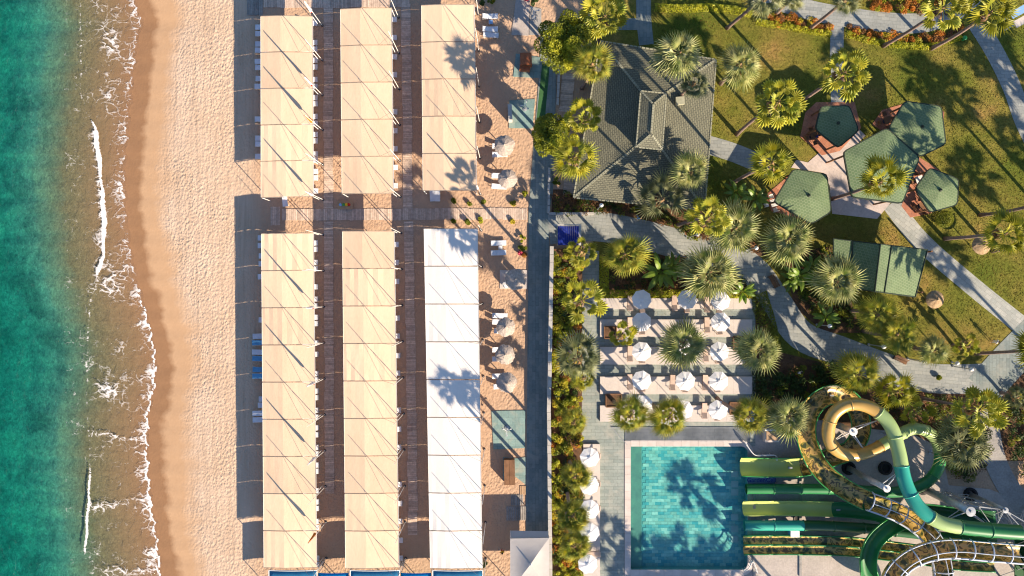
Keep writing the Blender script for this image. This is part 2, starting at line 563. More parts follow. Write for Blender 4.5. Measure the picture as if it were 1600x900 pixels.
def sand_mat():
    m, nt, b = new_mat('beach_sand')
    v = position(nt)
    g = nt.nodes.new('ShaderNodeNewGeometry')
    sp = nt.nodes.new('ShaderNodeSeparateXYZ')
    nt.links.new(g.outputs['Position'], sp.inputs[0])
    n0 = noise(nt, v, 0.16, 5, 0.6)
    n1 = noise(nt, v, 1.2, 5, 0.6)
    nf = noise(nt, v, 9.0, 4, 0.65)
    dry = ramp(nt, n0, [(0.3, (0.535, 0.385, 0.27)), (0.7, (0.605, 0.455, 0.34))])
    trk = noise(nt, position(nt, 0.02, (2.2, 0.10, 1)), 1.0, 4, 0.6)
    dry = mix(nt, 1.0, dry, ramp(nt, trk, [(0.34, (0.86, 0.85, 0.84)), (0.55, (1.03, 1.03, 1.03))]), 'MULTIPLY')
    dry = mix(nt, 1.0, dry, ramp(nt, nf, [(0.3, (0.86, 0.85, 0.85)), (0.7, (1.1, 1.1, 1.1))]), 'MULTIPLY')
    # wetness by height above the sea, ragged edge
    hgt = math_n(nt, 'ADD', sp.outputs['Z'], math_n(nt, 'MULTIPLY', math_n(nt, 'SUBTRACT', n0, 0.5), 0.30))
    damp = mix(nt, n1, (0.47, 0.29, 0.165), (0.55, 0.35, 0.205))
    wet = mix(nt, n1, (0.28, 0.15, 0.075), (0.37, 0.205, 0.105))
    wetmask = math_n(nt, 'MULTIPLY', math_n(nt, 'ADD', hgt, 0.46), 14.0, True)
    dampmask = math_n(nt, 'MULTIPLY', math_n(nt, 'ADD', hgt, 0.28), 7.0, True)
    col = mix(nt, wetmask, wet, mix(nt, dampmask, damp, dry))
    # sea bed: olive weed and stones with depth
    weed_n = noise(nt, v, 0.23, 5, 0.62, 0.6)
    weed = ramp(nt, weed_n, [(0.36, (0.18, 0.195, 0.13)), (0.52, (0.33, 0.315, 0.21)), (0.66, (0.43, 0.395, 0.24))])
    deepm = math_n(nt, 'MULTIPLY', math_n(nt, 'SUBTRACT', -0.98, math_n(nt, 'ADD', sp.outputs['Z'], math_n(nt, 'MULTIPLY', math_n(nt, 'SUBTRACT', weed_n, 0.5), 0.5))), 1.7, True)
    ripple_light = noise(nt, position(nt, 0.35, (0.9, 0.75, 1)), 2.4, 4, 0.65, 0.8)  # sand ripples and caustic-like sun mottling, both painted into the bed colour
    weed = mix(nt, 1.0, weed, ramp(nt, ripple_light, [(0.32, (0.72, 0.75, 0.78)), (0.68, (1.3, 1.26, 1.22))]), 'MULTIPLY')
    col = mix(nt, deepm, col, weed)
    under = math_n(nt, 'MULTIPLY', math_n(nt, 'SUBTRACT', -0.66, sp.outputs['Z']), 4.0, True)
    ripple_light2 = noise(nt, position(nt, -0.3, (0.9, 0.7, 1)), 3.6, 4, 0.7, 1.0)  # finer light and dark of the rippled water, painted into the submerged colour
    col = mix(nt, under, col, mix(nt, 1.0, col, ramp(nt, ripple_light2, [(0.33, (0.66, 0.68, 0.68)), (0.52, (0.98, 0.98, 0.98)), (0.70, (1.38, 1.36, 1.32))]), 'MULTIPLY'))
    # inland sand in the yards is a little browner
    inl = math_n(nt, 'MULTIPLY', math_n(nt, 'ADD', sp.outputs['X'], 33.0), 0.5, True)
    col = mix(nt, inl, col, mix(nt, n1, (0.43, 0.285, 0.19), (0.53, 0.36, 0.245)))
    nt.links.new(col, b.inputs['Base Color'])
    nt.links.new(ramp(nt, wetmask, [(0, (0.35,) * 3), (1, (0.95,) * 3)]), b.inputs['Roughness'])
    b.inputs['Specular IOR Level'].default_value = 0.25
    # trampled surface: foot-sized dents
    f1 = voro(nt, position(nt, 0.3, (1.0, 0.8, 1)), 3.9, 'SMOOTH_F1')
    f2 = noise(nt, v, 3.6, 3, 0.6, 0.4)
    hh = math_n(nt, 'ADD', math_n(nt, 'MULTIPLY', f1, 0.9), math_n(nt, 'ADD', math_n(nt, 'MULTIPLY', f2, 0.7), math_n(nt, 'MULTIPLY', nf, 0.10)))
    rough_zone = ramp(nt, noise(nt, v, 0.12, 3), [(0.35, (0.45,) * 3), (0.65, (1.0,) * 3)])
    amp = math_n(nt, 'MULTIPLY', math_n(nt, 'ADD', math_n(nt, 'MULTIPLY', dampmask, 0.9), 0.10), rough_zone)
    bn = nt.nodes.new('ShaderNodeBump')
    bn.inputs['Distance'].default_value = 0.12
    nt.links.new(amp, bn.inputs['Strength'])
    nt.links.new(hh, bn.inputs['Height'])
    nt.links.new(bn.outputs['Normal'], b.inputs['Normal'])
    return m


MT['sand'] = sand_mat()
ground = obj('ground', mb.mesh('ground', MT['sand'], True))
tag(ground, 'trampled orange beach sand running from the sea to the tents', 'ground', kind='structure')


def water_mat(name, abs_col, density, ripple, rscale, dist):
    m, nt, b = new_mat(name)
    nt.nodes.remove(b)
    out = nt.nodes['Material Output']
    v = position(nt, 0.2, (1, 0.8, 1))
    tr = nt.nodes.new('ShaderNodeBsdfTransparent')
    gl = nt.nodes.new('ShaderNodeBsdfGlossy')
    gl.inputs['Roughness'].default_value = 0.08
    fr = nt.nodes.new('ShaderNodeLayerWeight')
    fr.inputs['Blend'].default_value = 0.5
    bn = nt.nodes.new('ShaderNodeBump')
    bn.inputs['Strength'].default_value = ripple
    bn.inputs['Distance'].default_value = dist
    n1 = noise(nt, v, rscale, 4, 0.6, 0.6)
    nt.links.new(n1, bn.inputs['Height'])
    nt.links.new(bn.outputs['Normal'], gl.inputs['Normal'])
    nt.links.new(bn.outputs['Normal'], fr.inputs['Normal'])
    ms = nt.nodes.new('ShaderNodeMixShader')
    fac = math_n(nt, 'ADD', 0.022, math_n(nt, 'MULTIPLY', math_n(nt, 'POWER', fr.outputs['Facing'], 5.0), 0.75))
    nt.links.new(fac, ms.inputs[0])
    nt.links.new(tr.outputs[0], ms.inputs[1])
    nt.links.new(gl.outputs[0], ms.inputs[2])
    nt.links.new(ms.outputs[0], out.inputs['Surface'])
    ab = nt.nodes.new('ShaderNodeVolumeAbsorption')
    ab.inputs['Color'].default_value = c4(abs_col)
    ab.inputs['Density'].default_value = density
    nt.links.new(ab.outputs[0], out.inputs['Volume'])
    return m


MT['sea'] = water_mat('sea_water', (0.0, 0.845, 0.855), 0.50, 1.0, 1.1, 0.3)
MT['poolwater'] = water_mat('pool_water', (0.10, 0.88, 0.91), 0.33, 0.8, 2.2, 0.1)

mb = MB()
p0 = P(-26000, 26000); p1 = P(300, -26000)
mb.box(((p0.x + p1.x) / 2, 0, SEA - 10), (p1.x - p0.x, p1.y - p0.y, 20))
sea = obj('sea', mb.mesh('sea', MT['sea']))
tag(sea, 'clear green sea shoaling to brown wash', 'sea', kind='structure')

# foam
def gauss(d, s):
    return math.exp(-(d / s) ** 2)


fx = [100 + 1.5 * i for i in range(112)]
fy = [-12 + 3 * j for j in range(309)]
dens = []
vv = []
for y in fy:
    w = W(y)
    bk = interp(BPTS, y) + 0.8 * math.sin(y * 0.13)
    low = min(max((y - 430) / 60, 0), 1)
    patchy = 0.55 + 0.45 * math.sin(y * 0.045 + 0.8) * math.sin(y * 0.11)
    for x in fx:
        z = max(terrain(x, y), SEA) + 0.02
        vv.append(tuple(P(x, y, SEA).xy) + (z,))
        dd = 0.0
        back = w - x
        if back > -3:
            dd = max(dd, (0.30 + 0.70 * low) * gauss(back - 1, 1.5 - 0.5 * (1 - low)))
            if back > 0:
                dd = max(dd, (0.32 + 0.26 * patchy) * math.exp(-back / 34))
                dd = max(dd, 0.21)
        # breaking wave crests
        a1 = min(max((y - 175) / 30, 0), 1) * min(max((440 - y) / 20, 0), 1)
        dd = max(dd, a1 * 1.25 * gauss(x - bk, 3.2 + 1.2 * math.sin(y * 0.06)))
        if x < bk:
            dd = max(dd, a1 * 0.55 * math.exp(-(bk - x) / 20))
        else:
            dd = max(dd, a1 * 0.40 * math.exp(-(x - bk) / 9))
        a2 = min(max((y - 725) / 15, 0), 1) * min(max((885 - y) / 40, 0), 1)
        dd = max(dd, a2 * 1.1 * gauss(x - bk, 2.0))
        a3 = 0.42 if (y < 180 or 440 < y < 730) else 0.25
        dd = max(dd, a3 * gauss(x - bk, 1.8))
        # lacy fields
        dd = max(dd, 0.48 * gauss(y - 445, 45) * gauss(x - 168, 45))
        dd = max(dd, 0.41 * gauss(y - 60, 85) * gauss(x - (185 - 0.12 * y), 30))
        dd = max(dd, 0.45 * gauss(y - 150, 45) * gauss(x - 178, 30))
        dd = max(dd, 0.43 * gauss(y - 612, 34) * gauss(x - 170, 45))
        if 138 < x < w:
            dd = max(dd, 0.55 * gauss(y - (682 + 4 * math.sin(x * 0.07)), 5))
            dd = max(dd, 0.42 * gauss(y - (787 + 6 * math.sin(x * 0.05)), 10))
            dd = max(dd, 0.40 * gauss(y - 893, 12))
        if x < bk - 8:
            dd *= 0.85
        if back < -3:
            dd = 0.0
        if back > 140:
            dd *= 0.3
        dens.append(dd)
n = len(fx)
ff = []
for j in range(len(fy) - 1):
    for i in range(n - 1):
        q = (j * n + i, (j + 1) * n + i, (j + 1) * n + i + 1, j * n + i + 1)
        if max(dens[k] for k in q) > 0.1:
            ff.append(q)
me = bpy.data.meshes.new('foam')
me.from_pydata(vv, [], ff)
at = me.attributes.new('foam_amount', 'FLOAT', 'POINT')
at.data.foreach_set('value', dens)
me.update()


def foam_mat():
    m, nt, b = new_mat('sea_foam')
    a = nt.nodes.new('ShaderNodeAttribute')
    a.attribute_name = 'foam_amount'
    g = nt.nodes.new('ShaderNodeNewGeometry')
    v0 = position(nt, 0, (0.75, 1.1, 1))
    # warp
    wn_ = nt.nodes.new('ShaderNodeTexNoise')
    wn_.inputs['Scale'].default_value = 0.9
    wn_.inputs['Detail'].default_value = 4
    nt.links.new(v0, wn_.inputs['Vector'])
    mx = nt.nodes.new('ShaderNodeVectorMath'); mx.operation = 'MULTIPLY_ADD'
    nt.links.new(wn_.outputs['Color'], mx.inputs[0])
    mx.inputs[1].default_value = (2.2, 2.2, 0)
    nt.links.new(v0, mx.inputs[2])
    e1 = voro(nt, mx.outputs[0], 1.05, 'DISTANCE_TO_EDGE')
    e2 = voro(nt, mx.outputs[0], 2.7, 'DISTANCE_TO_EDGE')
    nz = noise(nt, v0, 2.4, 5, 0.7)
    nb = noise(nt, v0, 0.45, 4, 0.6)
    e = math_n(nt, 'MINIMUM', math_n(nt, 'MULTIPLY', e1, 1.5), math_n(nt, 'ADD', math_n(nt, 'MULTIPLY', e2, 2.0), 0.10))
    lace = math_n(nt, 'ADD', math_n(nt, 'MULTIPLY', e, 1.15), math_n(nt, 'ADD', math_n(nt, 'MULTIPLY', nz, 0.55), math_n(nt, 'MULTIPLY', nb, 0.75)))
    lace = math_n(nt, 'SUBTRACT', lace, 0.44)
    mask = math_n(nt, 'MULTIPLY', math_n(nt, 'SUBTRACT', a.outputs['Fac'], lace), 3.6, True)
    mask = math_n(nt, 'MULTIPLY', mask, 0.93)
    b.inputs['Base Color'].default_value = (0.86, 0.82, 0.80, 1)
    b.inputs['Roughness'].default_value = 0.9
    tr = nt.nodes.new('ShaderNodeBsdfTransparent')
    ms = nt.nodes.new('ShaderNodeMixShader')
    nt.links.new(mask, ms.inputs[0])
    nt.links.new(tr.outputs[0], ms.inputs[1])
    nt.links.new(b.outputs[0], ms.inputs[2])
    nt.links.new(ms.outputs[0], nt.nodes['Material Output'].inputs['Surface'])
    return m


me.materials.append(foam_mat())
tag(obj('foam', me), 'white lacy foam washing along the waterline', 'foam', kind='stuff')

# ------------------------------------------------------------------ ground sheets (lawn, beds, paths, decks)
def sheet(name, poly, z0, z1, mat, label, cat, kind='structure', parent=None):
    mb = MB()
    mb.prism([tuple(P(x, y).xy) for x, y in poly], z0, z1)
    o = mb.build(name, mat, parent)
    return tag(o, label, cat, kind=kind) if parent is None else o


def ribbon(pts, width, n=5):
    """polygon of a path of given pixel width along a smoothed line"""
    c = catmull([(x, y, 0) for x, y in pts], n)
    L, Rr = [], []
    for i, p in enumerate(c):
        t = (c[min(i + 1, len(c) - 1)] - c[max(i - 1, 0)]).normalized()
        q = Vector((-t.y, t.x, 0)) * width / 2
        L.append((p.x + q.x, p.y + q.y)); Rr.append((p.x - q.x, p.y - q.y))
    return L, Rr


def path(name, pts, width, z1, mat, label, cat='path', z0=0.0):
    L, Rr = ribbon(pts, width)
    mb = MB()
    for i in range(len(L) - 1):
        a, b_, c, d_ = [tuple(P(*q).xy) for q in (L[i], L[i + 1], Rr[i + 1], Rr[i])]
        mb.add([(*a, z1), (*b_, z1), (*c, z1), (*d_, z1), (*a, z0), (*b_, z0), (*c, z0), (*d_, z0)],
               [(0, 1, 2, 3), (4, 5, 1, 0), (7, 3, 2, 6)])
    return tag(mb.build(name, mat), label, cat, kind='structure')


sheet('lawn', [(925, -700), (2400, -700), (2400, 700), (1640, 700), (1560, 560), (1440, 640), (1180, 640), (1180, 470), (930, 470), (925, 330)],
      0.0, 0.03, MT['lawn'], 'dry olive lawn between garden pavilions and palms', 'lawn')
sheet('soil', [(1178, 540), (1420, 600), (1700, 560), (2300, 600), (2300, 720), (1400, 720), (1240, 660), (1178, 660)],
      0.0, 0.045, MT['soil'], 'dark planting soil above the water slides', 'soil')
sheet('soil', [(862, 296), (905, 296), (1005, 322), (1110, 330), (1205, 400), (1150, 400), (1000, 340), (862, 336)],
      0.0, 0.045, MT['soil'], 'brown planting bed along the shingled pavilion', 'soil')
sheet('soil', [(940, 398), (1060, 398), (1150, 412), (1212, 510), (1180, 545), (1180, 464), (940, 464)],
      0.0, 0.045, MT['soil'], 'planting bed between walkway and parasol terrace', 'soil')
sheet('soil', [(1225, 395), (1300, 385), (1330, 470), (1345, 520), (1290, 520), (1240, 480)],
      0.0, 0.045, MT['soil'], 'planting bed beside the green gabled roof', 'soil')

sheet('promenade', [(846, 40), (872, 40), (864, 300), (858, 332), (858, 386), (856, 905), (821, 905), (826, 330), (840, 150)], 0.0, 0.06, MT['slate'],
      'blue grey slate promenade beside the beach', 'promenade')
path('walkway', [(858, 359), (930, 354), (1000, 366), (1070, 384), (1140, 400), (1182, 428), (1215, 475), (1252, 524), (1312, 548), (1400, 580), (1470, 592), (1560, 590)],
     46, 0.064, MT['path_s'], 'curving stone walkway between the planted beds', 'walkway')
path('walkway', [(1640, 500), (1580, 560), (1535, 610)], 58, 0.068, MT['slate'], 'shaded slate walkway crossing at the lawn corner', 'walkway')
path('walkway', [(1540, 640), (1555, 720), (1590, 780), (1650, 830)], 34, 0.060, MT['concrete_grey'], 'grey concrete walkway behind the slide tower', 'walkway')
path('garden_path', [(1392, 318), (1440, 378), (1520, 448), (1600, 512), (1640, 545)], 29, 0.058, MT['path_d'], 'pale stone path crossing the lawn diagonally')
path('garden_path', [(1150, -25), (1250, 12), (1330, 28), (1400, 36), (1450, 34), (1500, 12), (1540, -30)], 31, 0.062, MT['path_s'], 'pale curved path between flower borders')
path('garden_path', [(1308, 38), (1307, 100), (1309, 168)], 21, 0.056, MT['path_s'], 'short straight path to the smallest pentagon roof')
path('garden_path', [(1525, 35), (1553, 80), (1580, 135), (1602, 195), (1640, 270)], 29, 0.058, MT['path_s'], 'shaded path curving past the far lawn edge')
path('garden_path', [(1105, 226), (1150, 240), (1205, 264)], 29, 0.056, MT['path_s'], 'blue grey path leaving the shingled pavilion')
path('garden_path', [(1005, -20), (1006, 30), (1010, 70)], 23, 0.056, MT['slate'], 'slate path north of the shingled pavilion')
path('garden_path', [(960, 38), (998, 38)], 18, 0.052, MT['slate'], 'narrow slate spur under the round leaved palm')
sheet('plaza', [(1236, 262), (1244, 250), (1262, 254), (1278, 240), (1310, 230), (1342, 202), (1352, 212), (1325, 240), (1338, 305), (1392, 316), (1370, 342), (1300, 334), (1296, 290), (1286, 270)],
      0.0, 0.07, MT['plaza'], 'pink stone plaza between the pentagon roofs', 'plaza')
for poly, lab in (([(1258, 176), (1275, 160), (1335, 160), (1345, 200), (1312, 236), (1284, 243), (1250, 214)], 'terracotta patio under the smallest pentagon roof'),
                  ([(1362, 195), (1378, 172), (1420, 160), (1475, 175), (1470, 225), (1440, 240), (1395, 215)], 'terracotta patio under the northern large pentagon roof'),
                  ([(1408, 322), (1436, 246), (1462, 262), (1490, 285), (1488, 318), (1452, 334), (1422, 340)], 'terracotta patio between two pentagon roofs'),
                  ([(1196, 305), (1235, 272), (1288, 276), (1292, 325), (1262, 345), (1205, 330)], 'terracotta patio under the western pentagon roof')):
    sheet('patio', poly, 0.0, 0.074, MT['terracotta'], lab, 'patio')

# pool deck around the hole
sheet('pool_deck', [(908, 392), (936, 392), (936, 468), (1180, 468), (1180, 600), (1180, 697), (985, 697), (985, 905), (908, 905)], 0.0, 0.06, MT['slate_h'],
      'grey green stone deck around the pool', 'pool deck')
sheet('slide_yard', [(1168, 660), (1255, 650), (1330, 668), (1420, 675), (1470, 700), (1482, 758), (1545, 764), (1640, 800), (1800, 960), (1168, 960)], 0.0, 0.052, MT['concrete'],
      'pinkish concrete yard under the water slides', 'yard')
sheet('pool_deck', [(985, 890), (1168, 890), (1168, 980), (985, 980)], 0.0, 0.056, MT['concrete'], 'pale concrete deck south of the pool', 'pool deck')
sheet('turf', [(847, 100), (859, 100), (851, 190), (838, 190)], 0.0, 0.066, MT['turf'], 'dark green turf strip beside the promenade', 'turf')

# lawn blades: short tufts catch the low sun
def in_poly(x, y, poly):
    c = False
    j = len(poly) - 1
    for i in range(len(poly)):
        if (poly[i][1] > y) != (poly[j][1] > y) and x < (poly[j][0] - poly[i][0]) * (y - poly[i][1]) / (poly[j][1] - poly[i][1]) + poly[i][0]:
            c = not c
        j = i
    return c


rng = np.random.default_rng(5)
def seg_d(x, y, pts):
    best = 1e9
    for (x0, y0), (x1, y1) in zip(pts[:-1], pts[1:]):
        t = max(0, min(1, ((x - x0) * (x1 - x0) + (y - y0) * (y1 - y0)) / ((x1 - x0) ** 2 + (y1 - y0) ** 2)))
        best = min(best, math.hypot(x - x0 - t * (x1 - x0), y - y0 - t * (y1 - y0)))
    return best


keep_out = [([(1392, 318), (1440, 378), (1520, 448), (1600, 512)], 16), ([(1150, -25), (1250, 12), (1330, 28), (1400, 36), (1450, 34), (1500, 12)], 17),
            ([(1308, 38), (1309, 168)], 12), ([(1525, 35), (1553, 80), (1580, 135), (1602, 195)], 16), ([(1105, 226), (1150, 240), (1205, 264)], 16),
            ([(1005, -20), (1010, 70)], 13), ([(1000, 366), (1070, 384), (1140, 400), (1182, 428), (1215, 475), (1252, 524), (1312, 548), (1400, 580), (1470, 592), (1560, 590)], 25),
            ([(1640, 500), (1580, 560), (1535, 610)], 31)]
gx = rng.uniform(1020, 1610, 60000); gy = rng.uniform(-5, 580, 60000)
mb = MB()
cells = {}
for x, y in zip(gx, gy):
    key = (int(x // 6), int(y // 6))
    ok = cells.get(key)
    if ok is None:
        ok = all(seg_d(key[0] * 6 + 3, key[1] * 6 + 3, p) > d_ + 2 for p, d_ in keep_out)
        ok = ok and not (1240 < x < 1300 and 225 < y < 345) and not (1290 < x < 1400 and 225 < y < 345)
        cells[key] = ok
    if not ok:
        continue
    p = P(x, y)
    a = rng.uniform(0, 6.283); r = rng.uniform(0.05, 0.11); h = rng.uniform(0.03, 0.09)
    ca, sa = math.cos(a) * r, math.sin(a) * r
    mb.add([(p.x - ca, p.y - sa, 0.025), (p.x + ca, p.y + sa, 0.025), (p.x + rng.uniform(-.06, .06), p.y + rng.uniform(-.06, .06), 0.03 + h)], [(0, 1, 2)])
tag(mb.build('grass', MT['grass']), 'short olive grass blades over the lawn', 'grass', kind='stuff')

# ------------------------------------------------------------------ shade tents
def lerp2(c, u, v):
    (tl, tr, bl, br) = c
    x = (tl[0] * (1 - u) + tr[0] * u) * (1 - v) + (bl[0] * (1 - u) + br[0] * u) * v
    y = (tl[1] * (1 - u) + tr[1] * u) * (1 - v) + (bl[1] * (1 - u) + br[1] * u) * v
    return x, y


EAVE, RIDGE, MAST = 3.15, 0.19, 7.7


def tent(corners, nb, mat, label, flags=(), ridge_u=0.39, white_flag=None):
    ctr = P(*lerp2(corners, 0.5, 0.5), EAVE)
    root = empty('shade_tent', (ctr.x, ctr.y, 0), 0, label, 'shade tent', 'long beach shade tents')

    def T(u, v, dz=0.0):
        x, y = lerp2(corners, u, v)
        p = P(x, y, EAVE)
        t = u / ridge_u if u < ridge_u else (1 - u) / (1 - ridge_u)
        return Vector((p.x, p.y, EAVE + RIDGE * t + dz))
    gap = 0.0014 * 9 / nb
    for b_ in range(nb):
        mb = MB()
        nu, nv = 12, 7
        us = [0.0, 0.06, 0.14, 0.22, 0.30, ridge_u - 0.004, ridge_u + 0.004, 0.48, 0.58, 0.68, 0.78, 0.9, 1.0]
        ph = R.uniform(0, 6)
        amp = R.uniform(0.003, 0.012) if R.random() < 0.7 else R.uniform(0.02, 0.04)
        sagk = R.uniform(0.005, 0.04)
        for j in range(nv + 1):
            t = j / nv
            v = (b_ + t) / nb
            v = (b_ / nb + gap) * (1 - t) + ((b_ + 1) / nb - gap) * t
            for u in us:
                sag = -sagk * math.sin(math.pi * t)
                ed = 1.0 - 0.012 * math.sin(math.pi * t)
                u2 = 0.5 + (u - 0.5) * ed
                wr = amp * math.sin(u * 34 + ph + t * 1.4) * (0.3 + 0.7 * abs(math.cos(math.pi * t)))
                mb.v.append(tuple(T(u2, v, sag + wr)))
        k = len(us)
        mb.f = [(j * k + i, (j + 1) * k + i, (j + 1) * k + i + 1, j * k + i + 1) for j in range(nv) for i in range(k - 1)]
        pn = mb.build('fabric_panel', mat, root, False)
        sol = pn.modifiers.new('thickness', 'SOLIDIFY')
        sol.thickness = 0.01
        # side hems
        for u in (0.0, 1.0):
            h = MB()
            pts = [T(u + (0.004 if u == 0 else -0.004), b_ / nb * (1 - t) + (b_ + 1) / nb * t, 0.01) for t in (0.02, 0.25, 0.5, 0.75, 0.98)]
            h.tube(pts, 0.022, 5)
            h.build('hem', MT['white'], root)
    for i in range(nb + 1):
        v = i / nb
        h = MB()
        h.tube([T(u, v, -0.03) for u in (0, 0.1, 0.2, 0.3, ridge_u, 0.5, 0.6, 0.7, 0.8, 0.9, 1)], 0.03, 5)
        h.build('roof_bow', MT['rope'], root)
        for u in (0.02, 0.98):
            c = T(u, v)
            MB().tube([(c.x, c.y, 0.0), (c.x, c.y, EAVE - 0.02)], 0.05, 6).build('post', MT['white'], root)
        c = T(1.0, v)
        mx, my = c.x + 0.30, c.y
        mtop = Vector((mx, my, MAST))
        mb = MB()
        mb.tube([(mx, my, 0.0), (mx, my, 4), mtop], [0.045, 0.04, 0.03], 6)
        mb.build('mast', MT['white'], root)
        MB().lathe([(0.16, 0), (0.16, 0.08), (0.08, 0.12), (0, 0.12)], (mx, my, 0), 8).build('mast_foot', MT['dark_steel'], root)
        for u, hh in ((0.74, 6.55), (0.93, 5.6)):
            e = T(u, v)
            MB().tube([(mx, my, hh), tuple(e)], 0.018, 4).build('stay_cable', MT['rope'], root)
        if i in flags:
            fl = empty('furled_flag', (mx, my, 0), 0, 'drooping furled flag on a mast of the ' + flags[i][1], 'flag', 'furled flags on tent masts')
            mb = MB()
            ks = R.uniform(0.5, 0.85)
            prof = [(0.04, 7.55), (0.07, 6.9), (0.15 * ks, 6.1), (0.20 * ks, 5.4), (0.25 * ks, 4.85), (0.23 * ks, 4.6), (0.12, 4.4), (0.03, 4.3)]
            nn = 10
            base = len(mb.v)
            for (r_, z) in prof:
                for j in range(nn):
                    a = 2 * math.pi * j / nn
                    w = r_ * (1 + 0.35 * math.cos(5 * a + z * 0.6))
                    mb.v.append((mx - 0.12 + w * 0.75 * math.cos(a), my + 0.05 + w * math.sin(a), z))
            for a_ in range(len(prof) - 1):
                for j in range(nn):
                    mb.f.append((a_ * nn + j, a_ * nn + (j + 1) % nn, (a_ + 1) * nn + (j + 1) % nn, (a_ + 1) * nn + j))
            mb.build('cloth', MT[flags[i][0]], fl, True)
            if i % 2 == 0:
                MB().box((mx - 0.08, my - 0.08, 4.7), (0.16, 0.16, 0.25), 0.4).build('coloured_band', MT['red_cloth'], fl)
            MB().tube([(mx - 0.02, my, 7.56), (mx - 0.12, my + 0.05, 7.5)], 0.02, 5).build('halyard', MT['rope'], fl)
    return root


fw = 'parasol'
tent([(407, 25), (489, 25), (407.5, 309), (490.5, 307)], 5, MT['fabric'], 'cream five bay shade tent nearest the sea, north of the cross boardwalk',
     {0: (fw, 'northern tent by the sea'), 2: (fw, 'northern tent by the sea'), 3: ('orange_cloth', 'northern tent by the sea'), 5: (fw, 'northern tent by the sea')})
tent([(531.5, 14), (612.5, 12), (534, 303), (615.5, 302)], 5, MT['fabric'], 'cream five bay shade tent between two boardwalks, north of the cross boardwalk')
tent([(658, 8), (741.5, 7), (660.5, 298), (745, 298)], 5, MT['fabric'], 'cream five bay shade tent beside the palm shaded yard',
     {5: (fw, 'northern tent by the yard')})
tent([(408, 365), (490.5, 364), (412, 887), (495.5, 887)], 9, MT['fabric'], 'cream nine bay shade tent nearest the sea, south of the cross boardwalk',
     {2: (fw, 'southern tent by the sea'), 4: (fw, 'southern tent by the sea'), 6: (fw, 'southern tent by the sea'), 8: ('orange_cloth', 'southern tent by the sea')})
tent([(534.5, 361), (616.5, 361), (539.5, 888), (624, 887)], 9, MT['fabric'], 'cream nine bay shade tent between two boardwalks, south of the cross boardwalk')
tent([(662, 357), (746.5, 357), (672, 888), (754, 888)], 9, MT['fabric_white'], 'bright white nine bay shade tent beside the thatched parasols')

# blue tents at the southern edge
for (x0, x1, mat, lab) in ((420, 495, 'fabric_blue', 'dark blue tent top south of the seaward cream tent'), (497, 545, 'fabric_sky', 'bright blue awning joining the seaward dark blue tent'),
                           (547, 624, 'fabric_blue', 'dark blue tent top south of the middle cream tent'), (626, 674, 'fabric_sky', 'bright blue awning joining the middle dark blue tent'),
                           (676, 754, 'fabric_blue', 'dark blue tent top south of the white tent')):
    zz = 3.0 if mat == 'fabric_blue' else 2.6
    a, b_ = P(x0, 891 if mat == 'fabric_blue' else 895, zz), P(x1, 950, zz)
    root = empty('blue_tent', ((a.x + b_.x) / 2, (a.y + b_.y) / 2, 0), 0, lab, 'tent', 'blue tents')
    mb = MB()
    nu, nv = 10, 6
    for j in range(nv + 1):
        for i in range(nu + 1):
            u, v = i / nu, j / nv
            mb.v.append((a.x + (b_.x - a.x) * u, a.y + (b_.y - a.y) * v, zz + 0.18 * math.sin(math.pi * u) - 0.05 * math.sin(math.pi * v)))
    mb.f = [(j * 11 + i, (j + 1) * 11 + i, (j + 1) * 11 + i + 1, j * 11 + i + 1) for j in range(nv) for i in range(nu)]
    mb.build('fabric_panel', MT[mat], root, True).modifiers.new('t', 'SOLIDIFY').thickness = 0.012
    if mat == 'fabric_blue':
        MB().tube([(a.x + (b_.x - a.x) * t, a.y, zz + 0.18 * math.sin(math.pi * t)) for t in (0, .25, .5, .75, 1)], 0.06, 6).build('front_bow', MT['white'], root)
        for x in (a.x, b_.x):
            MB().tube([(x, a.y, zz), (x, b_.y, zz)], 0.06, 6).build('side_rail', MT['white'], root)
    for x in (a.x + .05, b_.x - .05):
        for y in (a.y - .05, b_.y + .05):
            MB().tube([(x, y, 0), (x, y, zz - 0.02)], 0.05, 6).build('post', MT['white'], root)

# ------------------------------------------------------------------ boardwalks, plank by plank
def boardwalk(x0, y0, x1, y1, wpx, pitch, label, mat='plank', group='timber boardwalks', z=0.05, name='boardwalk'):
    a, b_ = P(x0, y0), P(x1, y1)
    L = (b_ - a).length
    n = max(3, int(L / pitch))
    dirv = (b_ - a) / L
    ang = math.atan2(dirv.y, dirv.x)
    root = empty(name, ((a.x + b_.x) / 2, (a.y + b_.y) / 2, 0), 0, label, name.replace('_', ' '), group)
    w = wpx * S
    me = MB().box((0, 0, 0), (pitch * 0.91, w, 0.035)).mesh('plank', MT[mat])
    joff = 0
    for i in range(n):
        p = a + dirv * (i + 0.5) * (L / n)
        if i % 9 == 0:
            joff = R.uniform(-0.06, 0.06)
        off = Vector((-dirv.y, dirv.x, 0)) * (joff + R.uniform(-0.02, 0.02))
        obj('plank', me, root, (p.x + off.x - root.location.x, p.y + off.y - root.location.y, z + R.uniform(-0.004, 0.004)), (0, 0, ang + R.uniform(-0.008, 0.008)))
    q = Vector((-dirv.y, dirv.x, 0)) * w * 0.36
    for s in (-1, 1):
        MB().tube([tuple(a + q * s + Vector((0, 0, 0.015))), tuple(b_ + q * s + Vector((0, 0, 0.015)))], 0.025, 4).build('bearer', MT['wood'], root)
    return root


